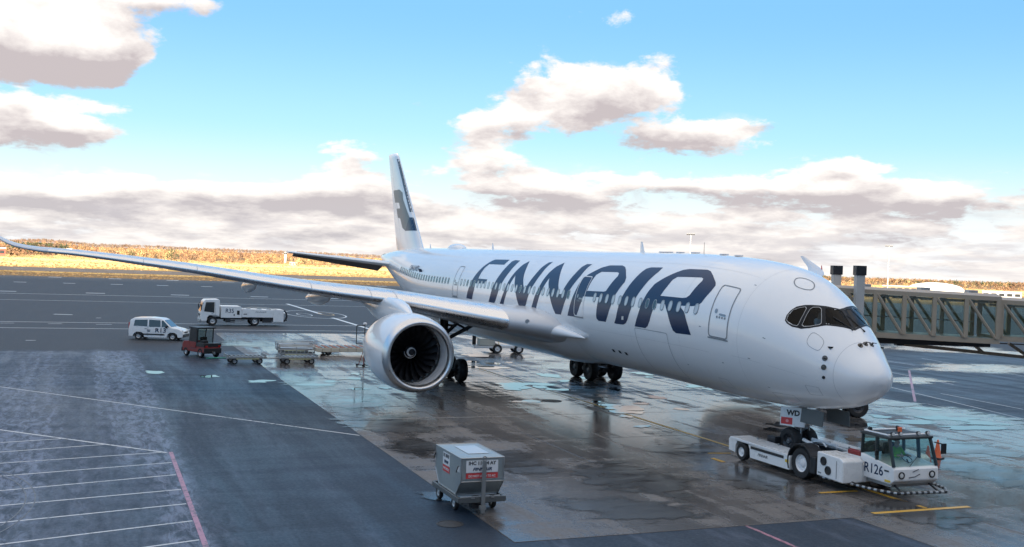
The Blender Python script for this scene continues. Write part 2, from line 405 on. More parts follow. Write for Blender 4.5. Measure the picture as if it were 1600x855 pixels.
def grass_mat():
    mt = bpy.data.materials.new('dry_autumn_grass'); mt.use_nodes = True; t = mt.node_tree; N = NT(t); b = t.nodes['Principled BSDF']
    p = N.n('ShaderNodeNewGeometry').outputs['Position']
    q = N.n('ShaderNodeMapping', i_Vector=p, i_Scale=(.012, .0022, 1)).outputs[0]
    a = N.noise(q, 1., 7, .65, .3); f = N.noise(p, .12, 6, .7)
    c = N.mix(N.ramp(a, .35, .62), (.50, .29, .08), (.62, .43, .16))
    c = N.mix(N.ramp(f, .5, .7, 0, .55), c, (.30, .15, .05))
    x = N.n('ShaderNodeSeparateXYZ', i_Vector=p).outputs[0]
    c = N.mix(N.ramp(N.m('ADD', x, N.m('MULTIPLY', f, 14)), 306, 312), (.21, .14, .07), c)
    N.put(b.inputs['Base Color'], c); b.inputs['Roughness'].default_value = .95; b.inputs['Specular IOR Level'].default_value = .1
    MATS['grass'] = mt; return mt
M_GRASS = grass_mat()
def paint_mat(name, col, wear):
    mt = bpy.data.materials.new(name); mt.use_nodes = True; t = mt.node_tree; N = NT(t); b = t.nodes['Principled BSDF']
    p = N.n('ShaderNodeNewGeometry').outputs['Position']
    n = N.noise(p, 5., 7, .75, .4); n2 = N.noise(p, .7, 4, .6)
    w = N.ramp(N.m('ADD', N.m('MULTIPLY', n, .7), N.m('MULTIPLY', n2, .3)), wear-.05, wear+.08)
    c = N.mix(w, (.07, .07, .072), col)
    N.put(b.inputs['Base Color'], c); b.inputs['Roughness'].default_value = .38
    MATS[name] = mt; return mt
M_LWHITE = paint_mat('worn_white_line', (.62, .62, .62), .41)
M_LFRESH = paint_mat('fresh_white_line', (.74, .74, .73), .30)
M_LPINK = paint_mat('worn_red_line', (.45, .20, .27), .45)
M_LYEL = paint_mat('worn_yellow_line', (.66, .38, .05), .38)
def water_mat():
    mt = bpy.data.materials.new('standing_water'); mt.use_nodes = True; t = mt.node_tree; N = NT(t); b = t.nodes['Principled BSDF']
    b.inputs['Base Color'].default_value = (.03, .032, .035, 1); b.inputs['Roughness'].default_value = .015; b.inputs['IOR'].default_value = 1.8
    p = N.n('ShaderNodeNewGeometry').outputs['Position']
    N.put(b.inputs['Normal'], N.n('ShaderNodeBump', i_Strength=.012, i_Distance=.02, i_Height=N.noise(p, 1.5, 2, .5)).outputs[0])
    MATS['water'] = mt; return mt
M_WATER = water_mat()
def film_mat():
    mt = bpy.data.materials.new('thin_water_film'); mt.use_nodes = True; t = mt.node_tree; N = NT(t); b = t.nodes['Principled BSDF']
    p = N.n('ShaderNodeNewGeometry').outputs['Position']
    q = N.n('ShaderNodeMapping', i_Vector=p, i_Scale=(.8, .35, 1), i_Rotation=(0, 0, R(-20))).outputs[0]
    n = N.noise(q, 1.3, 8, .68, .8)
    b.inputs['Base Color'].default_value = (.06, .062, .065, 1); b.inputs['IOR'].default_value = 1.5
    N.put(b.inputs['Roughness'], N.ramp(n, .35, .7, .06, .24))
    N.put(b.inputs['Normal'], N.n('ShaderNodeBump', i_Strength=.06, i_Distance=.02, i_Height=N.noise(p, 6, 3, .6)).outputs[0])
    uv = N.n('ShaderNodeAttribute', attribute_name='edge').outputs['Fac']
    al = N.ramp(N.m('ADD', N.m('MULTIPLY', uv, .75), N.m('MULTIPLY', N.m('SUBTRACT', n, .5), 1.7)), .22, .5)
    N.put(b.inputs['Alpha'], al)
    MATS['film'] = mt; return mt
M_FILM = film_mat()

# ------------------------------------------------------------------ the ground
def flat(name, pts, z, mt, parent=None, kind='structure', cuts=None):
    me = bpy.data.meshes.new(name)
    tri = tessellate_polygon([[Vector((p[0], p[1], 0)) for p in pts]])
    me.from_pydata([(p[0], p[1], z) for p in pts], [], [tuple(t) for t in tri])
    bm = bmesh.new(); bm.from_mesh(me); bmesh.ops.recalc_face_normals(bm, faces=bm.faces)
    for f in bm.faces:
        if f.normal.z < 0: f.normal_flip()
    bm.to_mesh(me); bm.free()
    o = link(name, me, mt, parent)
    if parent is None: tag(o, kind=kind)
    return o
def rect(x0, x1, y0, y1): return [(x0, y0), (x1, y0), (x1, y1), (x0, y1)]
flat('grass_field', rect(-900, 9000, -6000, 6000), -.03, M_GRASS)
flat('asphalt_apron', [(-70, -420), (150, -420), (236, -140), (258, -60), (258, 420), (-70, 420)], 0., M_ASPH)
flat('taxiway', rect(322, 388, -500, 500), -.02, mat('brown_taxiway', (.125, .10, .085), .9, var=.2, vscale=.05))
conc = flat('concrete_apron', [(-3, 15), (69.6, 15), (69.6, -19), (-3, -19), (-3, -3.7), (-27, -3.7), (-27, 4), (-3, 4)], .004, M_JOINT)
slabs = []
ys = [15, 8, 1, -6, -13, -19]; xs = [-3, 4.1, 11.2, 17.7, 24.9, 32.1, 39.3, 46.5, 53.7, 60.9, 69.6]
for i in range(len(xs)-1):
    for j in range(len(ys)-1): slabs.append((xs[i], xs[i+1], ys[j+1], ys[j]))
for x0, x1 in ((-10.2, -3), (-17.4, -10.2), (-24.6, -17.4)):
    for y0, y1 in ((-3.7, .3), (.3, 4)): slabs.append((x0, x1, y0, y1))
for (x0, x1, y0, y1) in slabs:
    g = .014; dz = random.uniform(-.0025, .0025)
    b = MB(); z = .014+dz; e = .012
    b.add([(x0+g, y0+g, .002), (x1-g, y0+g, .002), (x1-g, y1-g, .002), (x0+g, y1-g, .002), (x0+g, y0+g, z-e*.5), (x1-g, y0+g, z-e*.5), (x1-g, y1-g, z-e*.5), (x0+g, y1-g, z-e*.5),
           (x0+g+e, y0+g+e, z), (x1-g-e, y0+g+e, z), (x1-g-e, y1-g-e, z), (x0+g+e, y1-g-e, z)],
          [(0,1,5,4),(1,2,6,5),(2,3,7,6),(3,0,4,7),(4,5,9,8),(5,6,10,9),(6,7,11,10),(7,4,8,11),(8,9,10,11)])
    b.build('concrete_slab', M_CONC, conc, smooth=None)

# painted markings
def stripe(a, b, w, mt, z=.004, name='painted_line', n=1):
    a = Vector((a[0], a[1], 0)); b = Vector((b[0], b[1], 0)); d = (b-a).normalized(); s = Vector((-d.y, d.x, 0))*(w/2)
    return flat(name, [(a-s)[:2], (b-s)[:2], (b+s)[:2], (a+s)[:2]], z, mt)
def ring(cx, cy, rx, ry, w, mt, z, name='painted_ring', a0=0, a1=360, n=48):
    b = MB(); vs = []; fs = []
    for i in range(n+1):
        t = R(a0+(a1-a0)*i/n); vs += [(cx+(rx-w)*math.cos(t), cy+(ry-w*.5)*math.sin(t), z), (cx+(rx+w)*math.cos(t), cy+(ry+w*.5)*math.sin(t), z)]
    for i in range(n): fs.append((2*i, 2*i+1, 2*i+3, 2*i+2))
    b.add(vs, fs); return tag(b.build(name, mt, None, None), kind='structure')
ZC = .022
def onconc(p): return (-3 < p[0] < 69.6 and -19 < p[1] < 15) or (-25 < p[0] <= -3 and -3.7 < p[1] < 4)
stripe((-4, 22.56), (11.3, 22.56), .14, M_LPINK)
stripe((20, 31.3), (11.2, 22.7), .13, M_LWHITE)
stripe((33, 31.4), (13.6, 15.05), .11, M_LWHITE)
for a, b in [((14.0, 29.5), (14.75, 26.3)), ((12.0, 29.5), (13.25, 24.75)), ((10.0, 29.5), (11.3, 22.9)), ((7.8, 29.5), (9.35, 22.66)), ((5.6, 29.5), (7.3, 22.66)),
             ((3.7, 29.5), (5.1, 22.66)), ((1.7, 29.5), (3.2, 22.66)), ((-.6, 29.5), (1.2, 22.66)), ((-2.3, 28.3), (-.75, 22.66))]:
    stripe(a, b, .09, M_LWHITE)
stripe((-2.9, 7.8), (-9, 7.85), .13, M_LPINK)
M_SCUFF = paint_mat('tyre_scuff', (.15, .15, .165), .5)
for rr in (5.6, 6.0): ring(4.5, 30.4, rr, rr*.62, .04, M_SCUFF, .0055, 'tyre_mark', 190, 330)
stripe((36, -35.2), (19.6, -20.1), .16, M_LPINK, .0045)
stripe((45, .62), (8.3, .62), .2, M_LYEL, ZC); stripe((8.2, .62), (-2.6, .75), .2, M_LYEL, ZC)
stripe((.05, 2.75), (0., 1.2), .16, M_LYEL, ZC+.001); stripe((-2.75, 3.0), (-2.78, -.9), .2, M_LYEL, ZC+.002)
stripe(G(1106, 709)[:2], G(1142, 709)[:2], .16, M_LYEL, ZC+.001); stripe((6.2, 2.9), (5.4, 2.9), .2, M_LYEL, ZC)
stripe((69, -9), (18, -9.2), .09, M_LWHITE, ZC); stripe((17.6, 13.2), (17.4, 4.5), .06, M_LWHITE, ZC)
for y0, y1, x, w in [(-60, 62, 81.6, .28), (-62, 60, 73.4, .26), (-80, 90, 148, .5), (-70, 80, 127, .35)]: stripe((x, y0), (x, y1), w, M_LFRESH)
for k in range(9):
    stripe((205+k*.4, 50-k*9.3), (205+k*.4, 47.6-k*9.3), 1.5, M_LFRESH); stripe((156, 40-k*13.4), (156, 37-k*13.4), 1.3, M_LFRESH); stripe((252, 64-k*14), (252, 61-k*14), 1.8, M_LFRESH)
for k in range(13): stripe((358, 70-k*9.6), (358, 67-k*9.6), 1.6, M_LWHITE, -.015)
stripe(G(84, 491)[:2], G(113, 492)[:2], .6, M_LFRESH, .006); stripe(G(150, 497)[:2], G(158, 497)[:2], .4, M_LWHITE, .006); stripe(G(40, 532)[:2], G(56, 532)[:2], .3, M_LWHITE, .006)
for a, b in [((0, 505), (22, 505)), ((75, 506), (97, 506)), ((150, 507), (175, 507))]: stripe(G(*a)[:2], G(*b)[:2], .3, M_LWHITE, .006)
stripe((131, -2.2), (104, -1.9), .5, M_LFRESH, .006); stripe((96, -1.7), (72, -1.4), .45, M_LFRESH, .006)
ring(103, -.9, 8.5, 3.6, .22, M_LWHITE, .007); ring(102, .6, 3, .8, .15, M_LWHITE, .007); ring(104, -2.6, 3, .8, .15, M_LYEL, .007)
for a, b in [((1366, 577), (1490, 601)), ((1370, 600), (1600, 655)), ((1440, 560), (1600, 588)), ((1360, 560), (1430, 571)), ((1470, 615), (1600, 640))]: stripe(G(*a)[:2], G(*b)[:2], .12, M_LWHITE)
for a, b in [((1450, 632), (1600, 668))]: stripe(G(*a)[:2], G(*b)[:2], .07, M_LWHITE, ZC+.001)

# manhole covers
for (px, py, r) in ((703, 819, .38), (862, 627, .55)):
    c = G(px, py); o = empty('manhole_cover', (c.x, c.y, .016 if onconc(c) else .002), 0, 'round iron manhole cover in the asphalt before the container dolly' if px == 703 else 'round iron manhole cover in the concrete before the engine', 'manhole')
    MB().lathe([(0, 0), (.006, 0), (.006, r*.86), (0, r*.86)], ax=(0,0,1), n=24).build('lid', mat('cast_iron', (.07, .07, .072), .5, .6, var=.3, vscale=9, bump=.3, bscale=18), o)
    MB().lathe([(0, r*.9), (.009, r*.9), (.009, r), (0, r)], ax=(0,0,1), n=24).build('frame', MATS['cast_iron'], o)

# puddles and damp films (irregular outlines on the ground)
def blot(name, cx, cy, rx, ry, mt, z, seed, rough=.32, film=False, rot=0.):
    rr = random.Random(seed); n = 44; ph = [rr.uniform(0, 6.28) for _ in range(6)]; am = [rr.uniform(.3, 1)/(k+1)**.75 for k in range(6)]
    vs = [(cx, cy, z)]; rings = (.55, 1.) if film else (1.,); ed = [1.]
    for q in rings:
        for i in range(n):
            t = 2*math.pi*i/n; k = 1+rough*sum(a*math.sin((j+1.)*t*1.0+p) for j, (a, p) in enumerate(zip(am, ph)))
            dx, dy = math.cos(t)*rx*k*q, math.sin(t)*ry*k*q
            vs.append((cx+dx*math.cos(rot)-dy*math.sin(rot), cy+dx*math.sin(rot)+dy*math.cos(rot), z)); ed.append(.62 if q < 1 else 0.)
    fs = [(0, 1+i, 1+(i+1) % n) for i in range(n)]
    if film: fs += [(1+i, 1+n+i, 1+n+(i+1) % n, 1+(i+1) % n) for i in range(n)]
    b = MB(); b.add(vs, fs); me = b.mesh(name); o = link(name, me, mt)
    if film:
        a = me.attributes.new('edge', 'FLOAT', 'POINT'); a.data.foreach_set('value', ed)
    return tag(o, kind='structure')
def px_blot(x, y, w, h, mt, seed, film=False, rough=.45):
    c = G(x, y); a = G(x-w/2, y); b = G(x+w/2, y); t = G(x, y-h/2); u = G(x, y+h/2)
    z = (.026 if onconc(c) else .009)+(seed % 41)*.0001
    ry = (a-b).length/2; rx = (t-u).length/2; d = (a-b).normalized()
    blot('puddle' if not film else 'wet_patch', c.x, c.y, rx, ry, mt, z-(.006 if film else 0), seed, rough, film, math.atan2(d.y, d.x)-math.pi/2)
for k, (x, y, w, h) in enumerate([(808, 603, 46, 7), (795, 607, 30, 6), (822, 607, 20, 4), (832, 600, 22, 3), (853, 601, 46, 4), (845, 605, 24, 4), (868, 609, 34, 3), (884, 596, 22, 3), (768, 575, 52, 5), (772, 569, 22, 3),
      (862, 587, 34, 5), (846, 585, 16, 2), (972, 639, 58, 7), (990, 645, 46, 5), (958, 635, 34, 4), (1028, 621, 26, 4), (1003, 631, 22, 3), (980, 652, 22, 3), (905, 590, 18, 3), (962, 609, 14, 3),
      (1000, 584, 30, 3), (1022, 586, 20, 3), (1012, 590, 12, 2), (1040, 588, 16, 3), (1090, 604, 34, 4), (1104, 608, 14, 3), (820, 628, 44, 4), (797, 567, 10, 2), (762, 558, 16, 2), (790, 563, 12, 2), (740, 556, 36, 5), (738, 566, 14, 3), (1120, 617, 12, 2),
      (401, 596, 38, 4), (240, 582, 34, 4), (326, 588, 26, 4), (545, 592, 36, 3), (520, 597, 24, 3), (557, 585, 16, 3), (505, 602, 50, 4), (560, 608, 30, 3), (600, 607, 18, 2),
      (1222, 664, 50, 7), (1218, 672, 34, 6), (1240, 660, 24, 4), (1325, 648, 26, 4), (1352, 665, 40, 5), (1372, 674, 40, 5), (1345, 688, 56, 5), (1380, 652, 30, 4), (1478, 654, 72, 6), (1510, 668, 80, 6), (1440, 660, 70, 5), (1545, 662, 56, 5),
      (1450, 640, 34, 4), (1000, 667, 24, 3), (1060, 640, 20, 3), (930, 628, 16, 2), (680, 776, 10, 3)]):
    px_blot(x, y, w, h, M_WATER, 100+k)
for k, (x, y, w, h) in enumerate([(540, 625, 150, 44), (600, 665, 150, 46), (500, 600, 110, 22), (390, 538, 110, 14), (470, 555, 60, 10), (900, 575, 150, 22), (830, 560, 140, 14), (1480, 650, 260, 34), (1500, 700, 200, 40), (1560, 740, 180, 60),
      (960, 745, 260, 60), (1180, 745, 180, 44), (1060, 700, 140, 30), (760, 720, 200, 50), (1000, 800, 300, 50), (1320, 660, 120, 26), (1180, 690, 90, 20), (640, 700, 120, 40), (1420, 800, 200, 44), (1400, 632, 110, 12), (700, 775, 120, 34)]):
    px_blot(x, y, w, h, M_FILM, 300+k, True, .35)
for k, (x, y, w, h) in enumerate([(1500, 548, 260, 16), (1520, 575, 240, 16), (1430, 595, 160, 12)]):
    px_blot(x, y, w, h, M_FILM, 340+k, True, .35)

# ------------------------------------------------------------------ unseen terminal behind the viewpoint: sized to shade the stand, pale to bounce light
term = empty('terminal_pier', (-43, 60, 0), 0, 'long pale low terminal pier with a glass front along the stand', 'building')
MB().box((0, 0, 6), (27, 520, 12)).build('wall', mat('terminal_cladding', (.80, .80, .79), .5, var=.05, vscale=.3), term, None)
MB().box((.5, 0, 12.3), (29, 522, .6)).build('roof', mat('terminal_roof', (.35, .35, .36), .6), term, None)
pm = MB().box((0, 0, 0), (.12, 11.2, 3.6)).mesh('glazing'); pm.materials.append(mat('terminal_glazing', (.05, .065, .075), .06, spec=.8))
for i in range(43):
    for zz in (2.6, 8.0):
        o = bpy.data.objects.new('glazing_panel', pm); COL.objects.link(o); o.parent = term; o.location = (13.55, -252+i*12, zz)
hall = empty('terminal_hall', (-105, 80, 0), 0, 'tall pale terminal hall standing behind the pier', 'building')  # added block, out of view, that casts the long shadow over the stand
MB().box((0, 0, 15), (60, 620, 30)).build('wall', MATS['terminal_cladding'], hall, None)
MB().box((0, 0, 30.4), (64, 624, .8)).build('roof', MATS['terminal_roof'], hall, None)
pm = MB().box((0, 0, 0), (.12, 11.2, 9)).mesh('glazing'); pm.materials.append(MATS['terminal_glazing'])
for i in range(50):
    o = bpy.data.objects.new('glazing_panel', pm); COL.objects.link(o); o.parent = hall; o.location = (30.05, -294+i*12, 22)

# ------------------------------------------------------------------ far land: hills, autumn woods, buildings, masts
import numpy as np
rng = np.random.default_rng(5)
def hill_h(az, dist):
    # az in pixels of the photograph's width for convenience of reading
    base = np.interp(az, [-400, 0, 70, 150, 230, 320, 480, 620, 900, 1300, 1600, 2000], [10, 15, 21, 14, 16, 14, 15, 13, 9, 2, 3, 4])
    return base*np.clip((dist-1100)/1300, 0, 1)**1.2
def far_pt(px, dist):
    v = pray(px, 415+(px-800)*.0373); h = Vector((v.x, v.y, 0)).normalized()
    return CAM.x+h.x*dist, CAM.y+h.y*dist
hv = []; hf = []; cols = list(range(-400, 2050, 50)); rows = [1050, 1300, 1600, 2000, 2500, 3200, 4200, 6000]
for dd in rows:
    for px in cols:
        X, Y = far_pt(px, dd); hv.append((X, Y, float(hill_h(px, dd))-.2))
nc = len(cols)
for i in range(len(rows)-1):
    for j in range(nc-1): hf.append((i*nc+j, i*nc+j+1, (i+1)*nc+j+1, (i+1)*nc+j))
b = MB(); b.add(hv, hf); tag(b.build('hills', mat('autumn_ground', (.30, .17, .06), .95, var=.4, vscale=.02), None, 180), kind='structure')

def leaf_mat():
    mt = bpy.data.materials.new('autumn_foliage'); mt.use_nodes = True; N = NT(mt.node_tree); b = mt.node_tree.nodes['Principled BSDF']
    N.put(b.inputs['Base Color'], N.n('ShaderNodeVertexColor', layer_name='leafcol').outputs[0]); b.inputs['Roughness'].default_value = .8
    b.inputs['Specular IOR Level'].default_value = .15
    MATS['leaf'] = mt; return mt
M_LEAF = leaf_mat()
PAL = np.array([(.20, .115, .062), (.25, .17, .085), (.17, .098, .06), (.31, .22, .105), (.12, .075, .048), (.045, .052, .026), (.24, .15, .07), (.17, .125, .10), (.115, .09, .075)])
def foliage(name, trees, per, parent=None):
    """trees: x, y, z0, height, radius, palette index.  One mesh of leaf clumps with trunks."""
    T = len(trees); tr = np.array(trees)
    n = T*per; k = np.repeat(np.arange(T), per)
    d = rng.normal(size=(n, 3)); d /= np.linalg.norm(d, axis=1)[:, None]
    rad = rng.random(n)**.4; c = np.empty((n, 3))
    lump = .75+.5*rng.random(n)
    c[:, 0] = tr[k, 0]+d[:, 0]*rad*tr[k, 4]*lump; c[:, 1] = tr[k, 1]+d[:, 1]*rad*tr[k, 4]*lump
    c[:, 2] = tr[k, 2]+tr[k, 3]*(.58+.42*d[:, 2]*rad*np.where(d[:, 2] > 0, 1., .9))
    s = tr[k, 4]*(.10+.13*rng.random(n))*math.sqrt(40/per)
    a = rng.normal(size=(n, 3)); a /= np.linalg.norm(a, axis=1)[:, None]; e = np.cross(a, rng.normal(size=(n, 3))); e /= np.linalg.norm(e, axis=1)[:, None]
    V = np.stack([c-a*s[:, None]-e*s[:, None]*.6, c+a*s[:, None]*.8-e*s[:, None], c+a*s[:, None]+e*s[:, None]*.7, c-a*s[:, None]*.7+e*s[:, None]], 1).reshape(-1, 3)
    tint = (.8+.4*rng.random((T, 1))+.12*rng.random((T, 3)))[k]
    col = PAL[tr[k, 5].astype(int)]*(.8+.4*rng.random(n))[:, None]*tint*1.1+.006
    me = bpy.data.meshes.new(name); me.from_pydata(V, [], np.arange(n*4).reshape(-1, 4).tolist())
    at = me.color_attributes.new('leafcol', 'FLOAT_COLOR', 'POINT')
    at.data.foreach_set('color', np.repeat(np.concatenate([col, np.ones((n, 1))], 1), 4, axis=0).ravel())
    return link(name, me, M_LEAF, parent)
def rand_trees(count, d0, d1, p0, p1, h=(8, 15), pal=(4,2,0,0,6,1,1,3), dens=None):
    out = []
    while len(out) < count:
        px = rng.uniform(p0, p1); dd = math.sqrt(rng.uniform(d0*d0, d1*d1))
        if dens is not None and rng.random() > dens(px, dd): continue
        X, Y = far_pt(px, dd); hh = rng.uniform(*h)
        out.append((X, Y, float(hill_h(px, dd))-.3, hh, hh*rng.uniform(.26, .42), int(pal[int(min(len(pal)-1, max(0, (.5+.38*math.sin(px*.033+dd*.004)*math.sin(dd*.0071+px*.013)+rng.uniform(-.28, .28))*len(pal))))])))
    return out
clump = lambda px, dd: .5+.5*math.sin(px*.021+dd*.006)*math.sin(px*.047-dd*.011)
tr = rand_trees(2400, 1500, 2100, -150, 720, (3, 6.5))+rand_trees(2200, 2100, 2900, -150, 720, (6, 9), (7, 8, 4, 7, 8, 2)) + rand_trees(900, 1000, 1500, -150, 680, (5, 10), dens=clump) + rand_trees(500, 800, 1100, -100, 650, (2, 5), dens=clump)
tr += rand_trees(1500, 1500, 2600, 1180, 1750, (6, 10), (0,1,2,4,5,5,6)) + rand_trees(350, 700, 1400, 1180, 1700, (2, 6), dens=clump)
tr += rand_trees(160, 1100, 1300, 15, 105, (8, 13), (5, 5, 4))
tag(foliage('autumn_woodland', tr, 34), 'orange and brown autumn woodland along the horizon', 'woodland', kind='stuff')
for k, (px, dd, hh, pi) in enumerate([(268, 780, 11, 5), (262, 800, 9, 3), (205, 900, 8, 5), (330, 860, 8, 0), (395, 900, 9, 1), (150, 980, 10, 2)]):
    X, Y = far_pt(px, dd); o = empty('field_tree', (X, Y, -.05), 0, ['dark green bushy tree standing out before the autumn woodland', 'yellow tree beside the dark green bushy tree', 'small dark green tree in the field left of the bushy pair',
        'orange tree in the field right of the bushy pair', 'golden tree standing alone in the field nearest the tail', 'brown tree at the field edge near the wing tip'][k], 'tree', 'trees in the field')
    cr = foliage('crown', [(0, 0, 0, hh, hh*.42, pi)], 160, o)
    MB().cyl((0, 0, 0), (0, 0, hh*.5), hh*.035, hh*.015, 8).build('trunk', mat('bark', (.09, .065, .045), .9), o)
def grass_tufts(name, label, n, d0, d1, h, cols, xmin, xmax):
    px = rng.uniform(-120, 1720, n); dd = np.sqrt(rng.uniform(d0*d0, d1*d1, n))
    P_ = np.array([far_pt(p, d) for p, d in zip(px, dd)]); ok = (P_[:, 0] > xmin) & (P_[:, 0] < xmax) & ~((P_[:, 0] > 320) & (P_[:, 0] < 390) & (abs(P_[:, 1]) < 500)); P_ = P_[ok]; dd = dd[ok]; n = len(P_)
    hh = rng.uniform(*h, n); w = rng.uniform(.5, 1.6, n)*np.clip(dd/500, .5, 2); yaw = math.pi/2+rng.uniform(-.6, .6, n)
    dx, dy = np.cos(yaw)*w/2, np.sin(yaw)*w/2; z = np.full(n, -.05); j = rng.uniform(-.3, .3, (n, 2))
    V = np.stack([np.stack([P_[:, 0]-dx, P_[:, 1]-dy, z], 1), np.stack([P_[:, 0]+dx, P_[:, 1]+dy, z], 1), np.stack([P_[:, 0]+dx*.7+j[:, 0], P_[:, 1]+dy*.7+j[:, 1], z+hh*rng.uniform(.6, 1, n)], 1), np.stack([P_[:, 0]-dx*.5+j[:, 1], P_[:, 1]-dy*.5+j[:, 0], z+hh], 1)], 1).reshape(-1, 3)
    band = .5+.5*np.sin(P_[:, 0]*.021+np.sin(P_[:, 1]*.006)*1.2)*np.sin(P_[:, 0]*.0093+1.3)
    t = np.clip(band*.9+rng.uniform(-.12, .12, n)+.05, 0, 1)[:, None]; col = (np.array(cols[0])*(1-t)+np.array(cols[1])*t)*(.92+.16*rng.random((n, 1)))
    me = bpy.data.meshes.new(name); me.from_pydata(V, [], np.arange(n*4).reshape(-1, 4).tolist())
    at = me.color_attributes.new('leafcol', 'FLOAT_COLOR', 'POINT'); at.data.foreach_set('color', np.repeat(np.concatenate([col, np.ones((n, 1))], 1), 4, axis=0).ravel())
    return tag(link(name, me, M_LEAF), label, 'grass', kind='stuff')
grass_tufts('dry_grass', 'golden dry autumn grass on the airfield', 60000, 300, 1300, (.25, .6), [(.24, .145, .065), (.40, .305, .165)], 391, 3000)
grass_tufts('verge_grass', 'short brown grass on the verge beside the taxiway', 16000, 200, 480, (.08, .2), [(.085, .06, .036), (.13, .09, .048)], 259, 320)
def far_building(name, label, px, dist, w, dep, h, wallm, roofm, shape='flat', nwin=0):
    X, Y = far_pt(px, dist); v = Vector((CAM.x-X, CAM.y-Y)); o = empty(name, (X, Y, -.05+float(hill_h(px, dist))), math.atan2(v.y, v.x), label, 'building')
    if shape == 'dome':
        secs = [[(dep/2*q, w/2*math.cos(t), h*math.sin(t)**.75) for t in [math.pi*i/18 for i in range(19)]] for q in (-1, -.33, .33, 1)]
        MB().loft(secs).build('membrane_roof', wallm, o, 60)
        for q in (-1, -.33, .33, 1): MB().tube([(dep/2*q, w/2*1.006*math.cos(t), h*1.012*max(0, math.sin(t))**.75) for t in [math.pi*i/18 for i in range(19)]], .18).build('arch_rib', M_STEEL, o)
        MB().box((dep/2+.06, 0, h*.32), (.12, w*.2, h*.62)).build('door', roofm, o)
    else:
        MB().box((0, 0, h/2), (dep, w, h)).build('wall', wallm, o, None)
        MB().box((0, 0, h+.2), (dep+.6, w+.6, .4)).build('roof', roofm, o, None)
        for i in range(nwin):
            f = MB().box((dep/2+.03, -w/2+w*(i+.5)/nwin, h*.55), (.1, w/nwin*.66, h*.4)).build('window', M_INTER, o, None)
    return o
far_building('tent_hangar', 'white arched membrane hangar beyond the jet bridge roof', 1462, 690, 34, 24, 6.3, mat('white_membrane', (.8, .79, .77), .6), M_STEEL, 'dome')
far_building('service_building', 'low grey flat building seen over the jet bridge', 1566, 545, 17, 9, 3.4, mat('grey_cladding', (.42, .41, .40), .6, var=.1), M_BRONZE, nwin=5)
far_building('service_building', 'long low brown building in the field near the right mast', 1412, 620, 22, 8, 3.6, mat('brown_cladding', (.22, .16, .11), .7, var=.15), M_STEEL, nwin=6)
far_building('service_building', 'pale low building left of the two bridge columns', 1278, 800, 30, 9, 4.2, mat('pale_cladding', (.62, .58, .52), .6, var=.1), M_STEEL, nwin=6)
far_building('cream_hut', 'small cream hut at the wood edge above the wing', 107, 1150, 6, 5, 7, mat('cream_wall', (.75, .66, .5), .7), M_STEEL, nwin=1)
far_building('red_barn', 'red barn at the left edge of the picture', -2, 820, 9, 8, 6, mat('barn_red', (.30, .06, .035), .7, var=.15), M_STEEL, nwin=2)
far_building('pale_shed', 'low pale shed beside the white tower', 459, 900, 7, 5, 2.6, mat('pale_wall', (.42, .33, .24), .7), M_BRONZE, nwin=3)
X, Y = far_pt(446, 1000); o = empty('control_tower', (X, Y, 0), 0, 'small white round tower on the far field', 'tower')
MB().cyl((0, 0, 0), (0, 0, 10), .9, .8, 16).build('shaft', mat('white_render', (.8, .76, .7), .6), o); MB().cyl((0, 0, 10), (0, 0, 11.4), 1.2, 1.3, 16).build('cabin', M_INTER, o); MB().cyl((0, 0, 11.4), (0, 0, 11.8), 1.5, 1.0, 16).build('roof', MATS['white_render'], o)
for (px, dist, h, lab) in ((1077, 480, 25, 'tall slim floodlight mast above the aircraft cabin roof'), (1387, 585, 25.5, 'tall slim floodlight mast above the jet bridge')):
    X, Y = far_pt(px, dist); o = empty('floodlight_mast', (X, Y, 0), R(-40), lab, 'mast')
    MB().cyl((0, 0, 0), (0, 0, h-.6), .34, .2, 12).build('pole', M_STEEL, o)
    MB().box((0, 0, h-.5), (.5, 3.8, .3)).build('head_frame', M_DMET, o)
    for i in range(4): MB().box((.2, -1.5+i, h-.1), (.7, .7, .45), ry=R(25)).build('floodlight', M_STEEL, o)

# ------------------------------------------------------------------ the aircraft (a = metres aft of the nose, s = to starboard, z = up)
def pchip(xs, ys):
    n = len(xs); h = [xs[i+1]-xs[i] for i in range(n-1)]; d = [(ys[i+1]-ys[i])/h[i] for i in range(n-1)]; mm = [0.]*n
    for i in range(1, n-1):
        if d[i-1]*d[i] > 0:
            w1 = 2*h[i]+h[i-1]; w2 = h[i]+2*h[i-1]; mm[i] = (w1+w2)/(w1/d[i-1]+w2/d[i])
    mm[0] = d[0]; mm[-1] = d[-1]
    def f(x):
        x = min(max(x, xs[0]), xs[-1]); i = 0
        while i < n-2 and x > xs[i+1]: i += 1
        t = (x-xs[i])/h[i]
        return ys[i]*(1+2*t)*(1-t)**2+mm[i]*h[i]*t*(1-t)**2+ys[i+1]*t*t*(3-2*t)+mm[i+1]*h[i]*t*t*(t-1)
    return f
A0 = .32
FT = [(0.32,3.693),(0.367,3.923),(0.462,4.081),(0.699,4.338),(1.077,4.657),(1.456,5.0),(1.835,5.326),(2.213,5.657),(2.592,5.964),(2.971,6.269),(3.539,6.655),(4.296,7.1),(5.053,7.415),(6.0,7.626),(7.0,7.751),(8.0,7.84),(9.0,7.898),(10.0,7.942),(11.5,7.985),(13,7.999),(44.0,7.999),(50.0,7.979),(56.0,7.899),(62.0,7.649),(66.8,7.249)]
